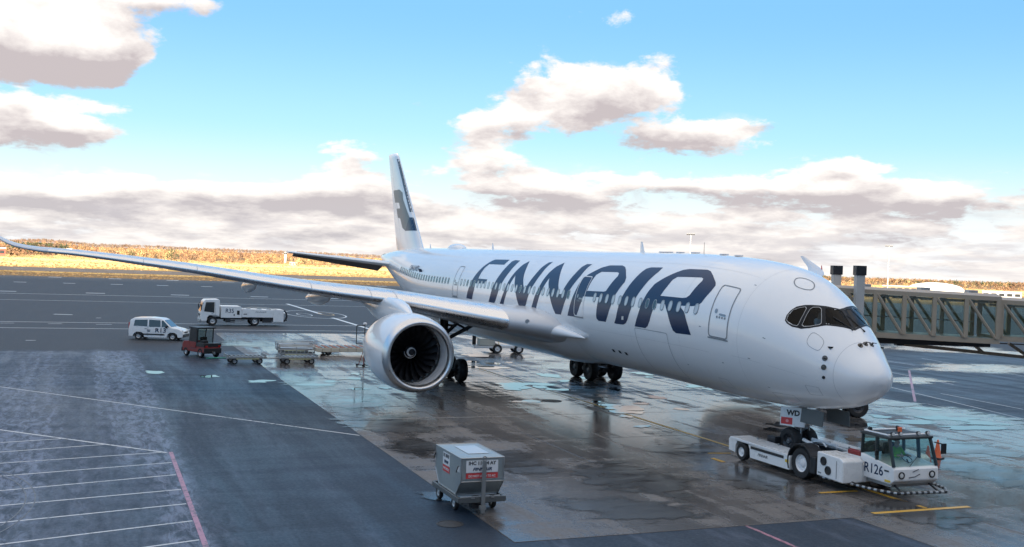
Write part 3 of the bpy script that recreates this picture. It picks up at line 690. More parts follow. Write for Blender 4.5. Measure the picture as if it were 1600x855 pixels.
FB = [(0.32,3.693),(0.367,3.52),(0.462,3.35),(0.699,3.101),(1.077,2.87),(1.456,2.697),(2.213,2.489),(3.16,2.332),(4.107,2.238),(5.053,2.18),(6.0,2.14),(7.0,2.119),(42.0,2.119),(45.0,2.2),(48.0,2.55),(52.0,3.3),(56.0,4.25),(60.0,5.2),(64.0,6.15),(66.8,6.75)]
FW = [(0.32,0.0),(0.367,0.309),(0.462,0.492),(0.699,0.765),(1.077,1.03),(1.456,1.27),(2.213,1.68),(3.16,2.08),(4.107,2.44),(5.053,2.674),(6.0,2.803),(7.0,2.884),(8.0,2.935),(9.0,2.965),(10.0,2.98),(43.0,2.98),(47.0,2.9),(52.0,2.55),(56.0,2.1),(60.0,1.55),(64.0,0.9),(66.8,0.35)]
zt, zb, hw = [pchip([math.sqrt(p[0]-A0) for p in L], [p[1] for p in L]) for L in (FT, FB, FW)]
_sc = {}
def sec(a):
    k = round(a, 4)
    if k not in _sc:
        q = math.sqrt(max(a-A0, 0)); _sc[k] = (zt(q), zb(q), hw(q))
    return _sc[k]
def SF(a, th, off=0.):
    t, b_, w = sec(a); return Vector((a, (w+off)*math.cos(th), (t+b_)/2+((t-b_)/2+off)*math.sin(th)))
def SFN(a, th, off=0.):       # surface point pushed out along the true normal
    p = SF(a, th); e = .01
    n = (SF(a, th+e)-SF(a, th-e)).cross(SF(a+e, th)-SF(max(a-e, A0), th)).normalized()
    if n.dot(p-Vector((a, 0, (sec(a)[0]+sec(a)[1])/2))) < 0: n = -n
    return p+n*off, n
KP = .0085
plane = empty('passenger_airplane', (4.6*(1-math.cos(KP)), 0, -4.6*math.sin(KP)), 0, 'white twin-engine wide-body jet airliner with large navy FINNAIR lettering, parked on the stand', 'airplane')
plane.rotation_euler = (0, -KP, 0)

MASK_U = [(3.44,.553),(3.49,.645),(3.48,.759),(3.42,.881),(3.28,1.005),(3.09,1.144),(2.95,1.268),(2.79,1.443),(2.72,1.571)]
MASK_L = [(1.86,1.571),(1.95,1.417),(2.06,1.264),(2.18,1.127),(2.32,1.0),(2.44,.857),(2.62,.705),(2.82,.591),(3.12,.523),(3.33,.525)]
PI = math.pi
MASK = MASK_U+[(a, PI-t) for a, t in reversed(MASK_U[:-1])]+[(a, PI-t) for a, t in reversed(MASK_L[1:])]+MASK_L
PANES = [[(3.4,.572),(3.45,.667),(3.43,.79),(3.32,.901),(3.21,.988),(3.14,.98),(3.05,.846),(2.97,.634),(2.99,.59),(3.12,.558),(3.28,.548)],
         [(2.87,.661),(2.89,.726),(3.05,1.018),(3.05,1.089),(2.94,1.194),(2.85,1.194),(2.63,1.081),(2.46,.971),(2.46,.909),(2.62,.759),(2.78,.662)],
         [(2.82,1.275),(2.70,1.50),(2.64,1.585),(2.0,1.545),(2.08,1.36),(2.22,1.17),(2.35,1.03),(2.55,1.14)]]
PANES += [[(a, PI-t) for a, t in p] for p in PANES[:2]]+[[(2.82,PI-1.275),(2.70,PI-1.47),(2.64,1.668),(1.95,1.63),(2.08,PI-1.36),(2.22,PI-1.17),(2.35,PI-1.03),(2.55,PI-1.14)]]
def build_fuselage():
    st = [A0+x*x for x in [i*.028 for i in range(1, 28)]]; a = st[-1]
    while a < 4.2: a += .055; st.append(a)
    while a < 12: a += .28; st.append(a)
    while a < 42: a += 1.; st.append(a)
    while a < 66.3: a += .45; st.append(a)
    n = 144; b = MB(); b.v = [tuple(SF(A0, 0))]
    for a in st: b.v += [tuple(SF(a, 2*PI*i/n)) for i in range(n)]
    f = [(0, 1+i, 1+(i+1) % n) for i in range(n)]
    for r in range(len(st)-1):
        for i in range(n):
            if 1.8 < st[r] < 3.6:
                ts = [2*PI*i/n, 2*PI*(i+1)/n]
                am = sum((st[r], st[r+1]))/2; tm = sum(ts)/2
                if tm < PI and all(inpoly(aa*.0+am+(aa-am)*1.2, tm+(tt-tm)*1.2, MASK) for aa in (st[r], st[r+1]) for tt in ts): continue
            j = (i+1) % n; f.append((1+r*n+i, 1+r*n+j, 1+(r+1)*n+j, 1+(r+1)*n+i))
    f.append(tuple(1+(len(st)-1)*n+i for i in range(n)))
    b.f = f; b.mi = [0]*len(f)
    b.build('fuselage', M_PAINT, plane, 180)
build_fuselage()
def decal(name, polys, mt, off, parent=plane, step=(.4, .06), fn=None):
    bm = sheet2d(polys, fn or (lambda a, t: SFN(a, t, off)[0]), step); me = bpy.data.meshes.new(name); bm.to_mesh(me); bm.free()
    return link(name, me, mt, parent, 180)
decal('cockpit_window_surround', [MASK]+PANES, mat('black_window_mask', (.006, .009, .014), .4, spec=.2), .006, step=(.08, .05))
for p in PANES:
    cx = sum(q[0] for q in p)/len(p); cy = sum(q[1] for q in p)/len(p)
    o = decal('cockpit_window', [[(cx+(a-cx)*1.05, cy+(t-cy)*1.05) for a, t in p]], M_WSGL if p in (PANES[2], PANES[5]) else M_COCKGL, -.006, step=(.1, .06))
    if p in PANES[:2]+PANES[3:5]: decal('pane_trim', [[(cx+(a-cx)*1.02, cy+(t-cy)*1.02) for a, t in p], [(cx+(a-cx)*.95, cy+(t-cy)*.955) for a, t in p]], M_RING, .010, o, (.1, .06))
# cockpit inside
def cockpit_liner():
    st = [1.5+.055*i for i in range(52)]; n = 96; b = MB(); vs = []; fs = []
    for a in st: vs += [SF(a, 2*PI*i/n, -.05) for i in range(n)]
    for r in range(len(st)-1):
        for i in range(n):
            am = (st[r]+st[r+1])/2; tm = 2*PI*(i+.5)/n
            if tm < PI and inpoly(am, tm, MASK): continue
            fs.append((r*n+i, r*n+(i+1) % n, (r+1)*n+(i+1) % n, (r+1)*n+i))
    b.add(vs, fs); b.build('cockpit_lining', M_INTER, plane, 180)
cockpit_liner()
ck = MB(); ck.box((3.0, 0, 4.75), (2.6, 2.4, .06)).box((4.2, 0, 5.6), (.06, 2.6, 1.7)).box((2.35, 0, 4.85), (.5, 1.3, .4)).build('cockpit_floor', M_INTER, plane)
for s in (-.55, .55): MB().box((3.15, s, 5.0), (.5, .5, .2)).box((3.42, s, 5.45), (.14, .5, .9), ry=R(10)).build('pilot_seat', M_DARKCL, plane, bevel=.04)
# livery lettering
LET = {
'A':[[(19.67,-0.147),(19.45,-0.017),(19.25,0.143),(19.09,0.283),(18.95,0.441),(18.81,0.55),(18.51,0.634),(18.14,0.709),(17.76,0.791),(17.16,0.856),(15.94,0.868),(15.51,0.834),(15.16,0.766),(14.56,0.61),(14.45,0.531),(14.7,0.367),(14.86,0.273),(14.97,0.144),(15.16,0.006),(15.45,-0.151),(16.19,-0.15),(16.4,-0.12),(16.43,-0.062),(16.39,0.077),(16.36,0.232),(18.05,0.216),(18.17,0.101),(18.38,-0.025),(18.68,-0.146)],[(17.81,0.319),(17.76,0.493),(17.69,0.627),(17.37,0.697),(15.81,0.709),(15.57,0.694),(15.46,0.633),(15.85,0.348),(16.05,0.334)]],
'I':[[(14.6,-0.149),(14.4,-0.052),(14.28,0.092),(14.16,0.237),(13.96,0.4),(13.76,0.575),(13.58,0.747),(13.44,0.823),(13.13,0.856),(12.15,0.868),(12.16,0.769),(12.41,0.596),(12.57,0.465),(12.79,0.321),(12.95,0.222),(13.08,0.089),(13.31,-0.063),(13.49,-0.12),(13.73,-0.149),(14.37,-0.154)]],
'R':[[(12.67,-0.148),(12.43,-0.005),(12.25,0.135),(12.14,0.258),(11.98,0.396),(11.73,0.544),(11.28,0.664),(10.78,0.779),(10.38,0.857),(10.02,0.886),(8.77,0.917),(8.47,0.895),(8.05,0.82),(7.5,0.703),(7.38,0.654),(7.42,0.557),(7.67,0.364),(7.84,0.312),(8.22,0.285),(9.1,0.263),(8.93,0.228),(8.71,0.192),(8.57,0.144),(8.28,0.001),(8.07,-0.123),(9.18,-0.138),(9.4,-0.108),(9.58,-0.028),(9.88,0.118),(10.24,0.25),(10.97,0.243),(11.14,0.135),(11.32,-0.029),(11.48,-0.105),(11.71,-0.148)],[(10.83,0.364),(10.64,0.517),(10.53,0.649),(10.33,0.707),(8.63,0.75),(8.47,0.735),(8.42,0.695),(8.67,0.438),(8.84,0.394),(9.09,0.38)]],
'F':[[(34.98,-0.119),(34.74,0.044),(34.48,0.194),(34.24,0.343),(33.96,0.483),(33.6,0.644),(33.16,0.783),(32.71,0.867),(30.38,0.881),(30.45,0.724),(32.94,0.716),(33.19,0.606),(33.29,0.452),(33.31,0.344),(31.71,0.345),(31.8,0.25),(33.57,0.231),(33.6,0.088),(33.9,-0.125)]],
'I ':[[(30.95,-0.122),(30.67,0.008),(30.47,0.161),(30.25,0.319),(30.0,0.485),(29.81,0.668),(29.73,0.836),(29.49,0.878),(28.66,0.87),(28.69,0.712),(28.81,0.528),(29.05,0.348),(29.3,0.204),(29.49,0.053),(29.76,-0.074),(30.02,-0.129)]],
'N':[[(29.09,-0.13),(28.78,-0.008),(28.53,0.118),(28.31,0.281),(28.11,0.44),(27.85,0.612),(27.63,0.757),(27.23,0.869),(26.81,0.716),(26.43,0.528),(26.08,0.375),(25.66,0.247),(25.44,0.25),(25.19,0.363),(24.9,0.534),(24.71,0.724),(24.45,0.854),(23.99,0.873),(24.08,0.763),(24.16,0.557),(24.38,0.374),(24.65,0.239),(24.85,0.085),(25.05,-0.055),(25.34,-0.141),(26.04,-0.137),(26.41,0.011),(26.79,0.169),(27.19,0.31),(27.59,0.487),(27.76,0.358),(27.95,0.2),(28.18,0.027),(28.48,-0.128)]],
'N ':[[(24.41,-0.144),(24.12,-0.014),(23.92,0.124),(23.65,0.278),(23.46,0.449),(23.24,0.609),(22.95,0.759),(22.46,0.872),(22.1,0.723),(21.65,0.536),(21.3,0.371),(20.85,0.21),(20.59,0.214),(20.47,0.316),(20.29,0.457),(20.05,0.635),(19.95,0.779),(19.7,0.862),(19.12,0.862),(19.23,0.773),(19.29,0.581),(19.51,0.433),(19.78,0.283),(19.92,0.151),(20.16,-0.001),(20.47,-0.149),(21.15,-0.15),(21.42,-0.059),(21.82,0.095),(22.27,0.265),(22.6,0.388),(22.8,0.49),(23.01,0.346),(23.22,0.204),(23.41,0.044),(23.67,-0.106),(23.9,-0.14)]]}
for k in ('F', 'I ', 'N', 'N ', 'A', 'I', 'R'):
    tag(decal('livery_letter', LET[k], M_NAVY, .006), 'navy letter %s of the fuselage name' % k.strip())
# cabin windows
def oval(rx, ry, n=18, k=2.5):
    return [(rx*math.copysign(abs(math.cos(2*PI*i/n))**(2/k), math.cos(2*PI*i/n)), ry*math.copysign(abs(math.sin(2*PI*i/n))**(2/k), math.sin(2*PI*i/n))) for i in range(n)]
def win_meshes():
    n = 18; o, i_ = oval(.155, .235), oval(.118, .195)
    b = MB(); vs = [(x, y, .0) for x, y in o]+[(x*.97, y*.97, .010) for x, y in o]+[(x, y, .010) for x, y in i_]+[(x, y, -.004) for x, y in i_]
    b.add(vs, [(r*n+i, r*n+(i+1) % n, (r+1)*n+(i+1) % n, (r+1)*n+i) for r in range(3) for i in range(n)]); ring_ = b.mesh('window_frame')
    b = MB(); b.add([(x*1.02, y*1.02, .004) for x, y in i_], [tuple(range(n))]); pane = b.mesh('window_pane')
    ring_.materials.append(M_RING); pane.materials.append(M_SHADE); shade(ring_, 50); return ring_, pane
WR, WP = win_meshes()
WP2 = WP.copy(); WP2.materials.clear(); WP2.materials.append(mat('dark_cabin_window', (.02, .025, .03), .1, coat=.5))
wr = random.Random(3)
pos = [7.89+.636*i for i in range(15)]+[19.75+.636*i for i in range(27)]+[38.9+.636*i for i in range(22)]
for a in pos:
    th = .222 if a > 11 else .222+(11-a)*.012
    p, n = SFN(a, th, .004); e = (SF(a, th+.02)-SF(a, th-.02)).normalized(); x = e.cross(n)
    q = Matrix((x, e, n)).transposed().to_4x4(); q.translation = p
    w = bpy.data.objects.new('cabin_window', WR); COL.objects.link(w); w.parent = plane; w.matrix_local = q
    g = bpy.data.objects.new('window_pane', WP2 if (wr.random() < .22 or a > 38) else WP); COL.objects.link(g); g.parent = w
# doors
def cabin_door(a0, a1, t0, t1, mt, lean=0.):
    f = lambda off: (lambda a, t: SFN(a+lean*(t-.3), t, off)[0])
    o = decal('cabin_door', [rrect(a0, a1, t0, t1, .14, .06), rrect(a0+.05, a1-.05, t0+.017, t1-.017, .11, .045)], mt, .012, step=(.4, .06), fn=f(.012))
    tm = t0*.55+t1*.45
    decal('door_window', [[((a0+a1)/2+.25+x*.62, tm+.02+y*.62/3) for x, y in oval(.13, .16)]], M_RING, .012, o, (.3, .1), fn=f(.014))
    decal('door_handle', [rrect(a0+.22, a0+.62, tm-.035, tm-.005, .03, .01)], M_RING, .012, o, (.3, .1), fn=f(.014))
    for k in range(4): decal('door_stencil', [rrect(a0+.2+k*.16, a0+.28+k*.16, tm-.075, tm-.045, .01, .004)], M_SEAL, .012, o, (.3, .1), fn=f(.014))
    decal('door_sill', [rrect(a0-.03, a1+.03, t0-.022, t0-.002, .03, .006)], M_SEAL, .012, o, (.3, .1), fn=f(.016))
    return o
cabin_door(5.76, 6.93, -.085, .70, M_SEAL, .09); cabin_door(17.86, 18.9, -.13, .59, M_WPLAIN); cabin_door(36.75, 37.8, -.115, .61, M_SEAL)
decal('cargo_door', [rrect(9.9, 12.7, -.98, -.165, .1, .03), rrect(9.925, 12.675, -.972, -.173, .09, .03)], M_SEAL, .008, step=(.5, .06))
decal('escape_hatch', [[(4.11+x*1., 1.347+y*1.) for x, y in oval(.40, .17, 24, 1.7)], [(4.11+x*1., 1.347+y*1.) for x, y in oval(.36, .15, 24, 1.7)]], M_SEAL, .008, step=(.2, .06))
decal('access_panel', [[(2.23+x, .552+y) for x, y in oval(.26, .17, 20, 3)], [(2.23+x, .552+y) for x, y in oval(.245, .16, 20, 3)]], M_RING, .006, step=(.2, .06))
M_JLINE = mat('skin_joint', (.52, .53, .54), .4)
for a, w, t0, t1 in ((1.42, .012, -1.2, 1.5), (5.2, .010, -1.3, 1.5), (9.0, .010, -1.3, 1.45), (13.2, .012, -1.3, 1.45), (19.0, .012, -.9, 1.45), (26.0, .012, .1, 1.45), (33.0, .012, .1, 1.45), (40.0, .014, -.2, 1.45), (46.0, .014, -.5, 1.45), (52.0, .014, -.6, 1.45)):
    decal('skin_joint', [[(a, t0), (a+w, t0), (a+w, t1), (a, t1)]], M_JLINE, .002, step=(.5, .05))
for a0, a1, t in ((5.2, 17.6, .98), (7.0, 17.6, -.32), (1.5, 5.6, -.30), (19., 36.5, 1.05), (38, 52, .75)):
    decal('skin_joint', [[(a0, t), (a1, t), (a1, t+.0035), (a0, t+.0035)]], M_JLINE, .002, step=(.5, .05))
for a0, a1, t0, t1 in ((3.3, 4.3, -1.25, -.85), (6.6, 7.2, -.95, -.75), (2.0, 2.5, -.75, -.5), (8.0, 8.5, -1.2, -1.05), (16.4, 17.1, -1.1, -.85), (10.8, 11.2, -1.25, -1.1)):
    decal('service_hatch', [rrect(a0, a1, t0, t1, .04, .012), rrect(a0+.012, a1-.012, t0+.005, t1-.005, .035, .01)], M_SEAL, .004)
for a, th in ((3.9, .12), (4.6, -.28), (6.2, -.45), (5.3, .82), (8.9, -.62), (4.2, -.75), (7.4, .02)):
    decal('stencil_mark', [rrect(a, a+.12, th, th+.012, .01, .003)], M_SEAL, .004)
for s_ in (.15, -.55):
    p0, n0 = SFN(1.93, math.pi/2-s_*.5, .02); p1, n1 = SFN(2.45, math.pi/2-s_*.5-.22, .03); MB().cyl(p0, p1, .014, n=6).cyl(p0+Vector((-.08, 0, -.05)), p0, .03, n=8).build('wiper', M_BLACK, plane)
for a, th, s in ((15.68, -.667, .12), (15.04, -.665, .12), (14.45, -.675, .12)):
    decal('belly_vent', [rrect(a-s, a+s, th-.03, th+.03, .04, .01)], M_INTER, .008)
for a, th in ((1.32, 1.40), (1.36, 1.62), (1.38, 1.86), (1.76, .334), (1.73, .098)):
    p, n = SFN(a, th, 0); b = MB(); b.cyl(p, p+n*.10, .035, .022, 8); b.cyl(p+n*.10+Vector((.06, 0, 0)), p+n*.10-Vector((.16, 0, 0)), .02, .014, 8); b.cyl(p, p+n*.012, .10, .10, 12); b.build('air_data_probe', M_PROBE, plane)
p, n = SFN(1.73, -.177, 0); MB().cyl(p-n*.01, p+n*.015, .06, .06, 12).build('static_port', M_INTER, plane)
p, n = SFN(13.76, -.047, 0); MB().box(p+n*.006, (.16, .03, .16)).build('service_light', M_LIGHT, plane)
lettering('OH-LWD', SFN(48.0, .40, .03)[0], SFN(48.0, .40)[1], (0, 0, 1), .62, M_NAVY, plane, bold=.012, name='registration')
MB().box(SFN(45.9, .36, .02)[0], (.75, .02, .42), rx=-.36).build('flag', M_NAVY, plane)
# roof fittings
def blade(a, h, c, name='antenna'):
    z = sec(a)[0]-.02
    MB().loft([[(a, -.04, z), (a+c*.4, -.06, z), (a+c, 0, z), (a+c*.4, .06, z)][::1], [(a+c*.55, -.012, z+h), (a+c*.7, -.016, z+h), (a+c*.95, 0, z+h), (a+c*.7, .016, z+h)]]).build(name, M_PAINT, plane)
blade(38.1, .42, .35); blade(17.3, .55, .42); blade(52.3, .35, .3)
for a, w in ((15.2, .9), (13.9, .3), (12.6, .35), (10.3, .3), (9.2, .25)):
    MB().box((a, 0, sec(a)[0]+.03), (w, .3, .05)).build('antenna_plate', M_WINGG, plane, bevel=.02)
ds = []
for i in range(9):
    t = i/8; w = math.sin(PI*min(max(t, .03), .97))**.45; ds.append([(44.2+3.1*t, .62*w*math.cos(u), 7.9+(.44*w)*max(0, math.sin(u))) for u in [PI*k/12 for k in range(13)]])
MB().loft(ds).build('satcom_dome', M_PAINT, plane, 60)
MB().cyl((11.9, 0, 7.9), (11.9, 0, 8.5), .012, .008, 6).build('antenna_whip', M_DMET, plane)

# belly fairing
def fair_off(a, th):
    e = max(0, min((a-19.2)/4.2, 1, (44.5-a)/5.)); e = e*e*(3-2*e)
    d = math.sin(th); g = max(0, min(1, (-.15-d)/.5)); g = g*g*(3-2*g)
    low = max(0, -d)**2
    return -.014+e*(.01+.38*g*(1-.25*low))
st = [19.0+.5*i for i in range(53)]; n = 60; b = MB(); ths = [-.15-(PI-.30)*i/n for i in range(n+1)]
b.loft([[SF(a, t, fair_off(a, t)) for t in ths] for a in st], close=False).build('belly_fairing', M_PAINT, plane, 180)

# wings
LEZ = pchip([1.5, 3, 5.2, 7.5, 10.2, 12.8, 15.9, 20, 22.8, 26.8, 28.4, 29.85, 30.5, 31.2, 31.8, 32.25], [3.55, 3.85, 4.1, 4.46, 4.88, 5.12, 5.46, 6.0, 6.3, 6.67, 6.75, 6.98, 7.25, 7.65, 8.1, 8.6])
def LEA(s): return 20.5+.74*(s-3) if s < 30 else 40.48+.74*(s-30)+.75*(s-30)**2
CH = pchip([1.5, 3, 7, 11.5, 20, 28.4, 30, 31, 31.8, 32.25], [15.5, 14.3, 11.2, 8.6, 5.6, 3.0, 2.4, 1.75, 1.1, .5])
TH = pchip([1.5, 5, 12, 30, 32.25], [.135, .125, .11, .10, .09])
def airfoil(n=22):
    out = []
    for i in range(n+1):                       # upper from TE to LE, then lower back
        x = .5*(1+math.cos(PI*i/n)); out.append((x, 1))
    for i in range(1, n):
        x = .5*(1-math.cos(PI*i/n)); out.append((x, -1))
    return out
AF = airfoil()
def foil_pt(s, x, side, off=0., sg=1):
    c, t = CH(s), TH(s); y = 5*t*(.2969*math.sqrt(max(x, 0))-.126*x-.3516*x*x+.2843*x**3-.1015*x**4)
    camb = .018*(1-(2*x-1)**2)
    zz = (camb+(y if side > 0 else -y*.9))*c
    # local slope of the wing's span line turns the section upright in the winglet
    ds = .05; sl = math.atan2(LEZ(min(s+ds, 32.25))-LEZ(s-ds), 2*ds) if s > 28 else 0.
    tw = R(3.2-4.2*min(s, 29)/29)
    px = x*c; pz = zz+off*side; px, pz = px*math.cos(tw)+pz*math.sin(tw), -px*math.sin(tw)+pz*math.cos(tw)
    return Vector((LEA(s)+px, sg*(s-pz*math.sin(sl)), LEZ(s)+pz*math.cos(sl)))
SP = [1.5, 2.3, 3, 4, 5, 6, 7, 8, 9, 10, 11, 12, 13, 14.5, 16, 18, 20, 22, 24, 26, 27.5, 28.4, 29.2, 29.8, 30.2, 30.6, 31, 31.3, 31.6, 31.9, 32.1, 32.25]
JOINTS = [(5.16, 10.15), (10.2, 11.35), (11.4, 14.2), (14.25, 19.9), (19.95, 22.7), (22.75, 27.9)]
for sg in (1, -1):
    b = MB(); b.loft([[foil_pt(s, x, d, 0, sg) for x, d in AF] for s in SP])
    w = b.build('wing', M_WINGG, plane, 50)
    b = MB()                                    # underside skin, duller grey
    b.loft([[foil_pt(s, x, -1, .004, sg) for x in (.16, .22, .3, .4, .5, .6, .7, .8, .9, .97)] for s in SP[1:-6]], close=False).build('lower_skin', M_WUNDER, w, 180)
    for s0, s1 in JOINTS:
        ss = [s0+(s1-s0)*i/4 for i in range(5)]; xs_ = [(.15, 1), (.11, 1), (.08, 1), (.05, 1), (.03, 1), (.015, 1), (.006, 1), (.0008, 1), (.003, -1), (.012, -1), (.025, -1), (.045, -1), (.075, -1)]
        MB().loft([[foil_pt(s, x, d, .008, sg)+Vector((-.008, 0, 0)) for x, d in xs_] for s in ss], close=False).build('leading_edge_slat', M_METAL, w, 180)
    for s_, z_, r_, l0, l1 in ((12.9, 0, .40, 2.6, 10.2), (16.7, 0, .36, 2.2, 8.8)):   # flap track fairings
        a0 = LEA(s_)+l0*.8; L = l1-l0; secs = []
        for i in range(13):
            t = i/12; rr = r_*max(.03, math.sin(PI*t**.8)**.7); zz = LEZ(s_)-.03*CH(s_)-.02-.5*t*r_/.4
            secs.append([(a0+L*t, sg*(s_+rr*.62*math.cos(u)), zz+rr*1.25*math.sin(u)) for u in [2*PI*k/14 for k in range(14)]])
        MB().loft(secs).build('flap_track_fairing', M_PAINT, w, 60)
    # wing root fillet running forward along the fuselage
    secs = []
    for i in range(11):
        t = i/10; a = 18.0+t*5.2; rr = .03+.62*t**.9
        secs.append([(a, sg*(2.75+.1*t+rr*1.3*math.cos(u)), 3.62+.18*t+rr*(1.05 if math.sin(u) > 0 else .75)*math.sin(u)) for u in [2*PI*k/18 for k in range(18)]])
    MB().loft(secs).build('wing_root_fillet', M_PAINT, plane, 60)
    p = foil_pt(4.35, .004, 1, .01, sg); MB().lathe([(0, 0), (.02, 0), (.02, .11), (-.03, .125)], p, (-1, .35*sg, .12), 16).build('landing_light', M_RING, w)
    p = foil_pt(31.0, .0, 1, .0, sg); MB().cyl(p+Vector((.0, 0, 0)), p+Vector((.3, .2*sg, .3)), .06, .04, 8).build('wingtip_light', M_GREEN if sg > 0 else M_REDLAMP, w)

# engines
EA, ES, EZ = 20.2, 10.5, 2.5
def build_engine():
    o = Vector((EA, ES, EZ)); ax = (1, 0, 0)
    nac = MB().lathe([(.42, 1.835), (.7, 1.885), (1.2, 1.94), (2, 1.97), (2.9, 1.955), (3.7, 1.88), (4.6, 1.73), (5.4, 1.55), (5.38, 1.5), (4.6, 1.5), (3, 1.5), (2.2, 1.5), (1.8, 1.5), (.9, 1.465), (.3, 1.462)], o, ax, 72).build('engine_nacelle', M_PAINT, plane, 60)
    MB().lathe([(.44, 1.84), (.25, 1.795), (.12, 1.74), (.04, 1.685), (.0, 1.62), (.03, 1.56), (.1, 1.51), (.2, 1.478), (.32, 1.464)], o, ax, 72).build('inlet_lip', M_LIP, nac, 180)
    MB().lathe([(2.3, 0), (2.3, 1.5)], o, ax, 40).build('stator_disc', M_INTER, nac)
    MB().lathe([(1.45, 1.484), (1.8, 1.4985)], o, ax, 60).build('abradable_liner', M_LIP, nac)
    MB().lathe([(1.38, .0), (1.4, .04), (1.5, .13), (1.65, .23), (1.85, .33), (2.05, .36)], o, ax, 36).build('spinner', M_BLACK, nac, 180)
    vs = []; fs = []; N_ = 44
    for i in range(N_+1):
        t = i/N_; ang = R(-150)+t*R(520); u = 1.50+.30*t; wd = .055*min(1, t*6, (1-t)*5+.2)
        for q in (-1, 1):
            uu = u+q*wd; rr = np.interp(uu, [1.38, 1.4, 1.5, 1.65, 1.85], [0, .04, .13, .23, .33])+.006
            vs.append(o+Vector((uu-.003, rr*math.cos(ang), rr*math.sin(ang))))
    for i in range(N_): fs.append((2*i, 2*i+1, 2*i+3, 2*i+2))
    b = MB(); b.add(vs, fs); b.build('spinner_spiral', M_WPLAIN, nac, None)
    secs = []
    for k in range(9):
        t = k/8; r = .33+t*1.125; tw = R(20+48*t**.8); ch = .36+.2*math.sin(PI*min(t*1.05, 1))-.02*t; swp = .10*math.sin(PI*t)-.10*t*t; lean = .12*t*t
        pts = []
        for (x, y) in ((-.5, 0), (-.25, .035), (0, .05), (.25, .035), (.5, 0), (.25, -.01), (0, -.012), (-.25, -.01)):
            u = x*ch; v = y*ch; pts.append((1.9+u*math.cos(tw)-v*math.sin(tw)+swp, lean*0+u*math.sin(tw)+v*math.cos(tw), r))
        secs.append(pts)
    bm_ = MB().loft(secs).mesh('fan_blade'); bm_.materials.append(M_BLADE); shade(bm_, 60)
    for k in range(22):
        f = bpy.data.objects.new('fan_blade', bm_); COL.objects.link(f); f.parent = nac; f.location = o; f.rotation_euler = (2*PI*k/22, 0, 0)
    MB().lathe([(4.2, 1.15), (5.4, .98), (6.6, .72), (6.6, .66), (5.0, .6)], o, ax, 40).build('core_cowl', M_DMET, nac, 60)
    MB().lathe([(5.6, .5), (6.6, .42), (7.5, .05)], o, ax, 30).build('exhaust_plug', M_DMET, nac, 60)
    secs = []
    for a, z0, z1, w in ((21.9, 4.30, 4.38, .04), (22.5, 4.2, 4.58, .2), (23.4, 4.1, 4.86, .34), (24.6, 3.9, 5.05, .42), (25.8, 3.7, 5.1, .44), (27.2, 3.55, 5.0, .42), (29, 3.9, 4.9, .36), (31, 4.3, 4.8, .26), (33, 4.5, 4.7, .1)):
        zm = (z0+z1)/2; h = (z1-z0)/2; secs.append([(a, ES+w*math.copysign(abs(math.cos(u))**.7, math.cos(u)), zm+h*math.copysign(abs(math.sin(u))**.6, math.sin(u))) for u in [2*PI*k/16 for k in range(16)]])
    MB().loft(secs).build('pylon', M_PAINT, nac, 60)
    MB().loft([[(22.2, ES-.5-q, 4.2), (23.4, ES-1.15-q, 3.75), (22.9, ES-1.1-q, 4.25)] for q in (0, .02)]).build('nacelle_strake', M_PAINT, nac)
    return nac
eng = build_engine()
pe = copy_tree(eng, plane); pe.location = (0, -2*ES, 0)

# tail
def surf_loft(name, secs, mt, par): return MB().loft(secs).build(name, mt, par, 50)
def sym(le, c, t, f, xs_=None, n=12):
    X = [.5*(1-math.cos(PI*i/n)) for i in range(n+1)]; up = []; dn = []
    for x in X:
        y = 5*t*(.2969*math.sqrt(x)-.126*x-.3516*x*x+.2843*x**3-.1036*x**4)*c
        up.append(f(le+x*c, y)); dn.append(f(le+x*c, -y))
    return up+dn[-2:0:-1]
FINLE = lambda z: 54.35+(z-7.75)*(63.3-54.35)/(16.62-7.75)
FINC = lambda z: 8.1+(z-7.75)*(3.15-8.1)/(16.62-7.75)
zs = [7.2, 7.75, 9, 11, 13, 15, 16.2, 16.5, 16.62]
fin = surf_loft('vertical_fin', [sym(FINLE(z)+(.35*max(0, (z-16.2)/.42)**2), FINC(z)-(.4*max(0, (z-16.2)/.42)**2), .10 if z < 16.6 else .06, lambda a, y, z=z: (a, y, z)) for z in zs], M_PAINT, plane)
def fin_s(a, z, off=.008):
    c = FINC(z); x = min(max((a-FINLE(z))/c, 0.0005), 1); t = .10
    return Vector((a, 5*t*(.2969*math.sqrt(x)-.126*x-.3516*x*x+.2843*x**3-.1036*x**4)*c+off, z))
FL = [(63.95,13.17),(61.45,13.15),(60.43,12.83),(60.02,12.19),(57.92,10.59),(56.58,10.56),(55.95,9.43),(58.68,9.41),(59.8,9.69),(60.76,10.56),(61.76,10.62),(62.41,11.46),(60.88,11.45),(61.42,11.97),(63.17,12.03)]
FL = [(max(a, FINLE(z)+.12), z) for a, z in FL]
decal('fin_emblem', [FL], M_GREYBL, .008, fin, (.3, .3), fn=lambda a, z: fin_s(a, z))
decal('fin_emblem', [[(FINLE(10.55)+.05, 10.55), (57.9, 10.57), (58.6, 9.43), (FINLE(9.43)+.05, 9.43)]], M_NAVY, .008, fin, (.3, .3), fn=lambda a, z: fin_s(a, z, .014))
decal('fin_edge_stripe', [[(FINLE(16.0)+.02, 16.0), (FINLE(16.0)+.42, 16.0), (FINLE(11.05)+.42, 11.05), (FINLE(11.05)+.02, 11.05)]], M_GREYBL, .008, fin, (.2, .3), fn=lambda a, z: fin_s(a, z))  # shading along the fin's leading edge, painted on as a grey strip
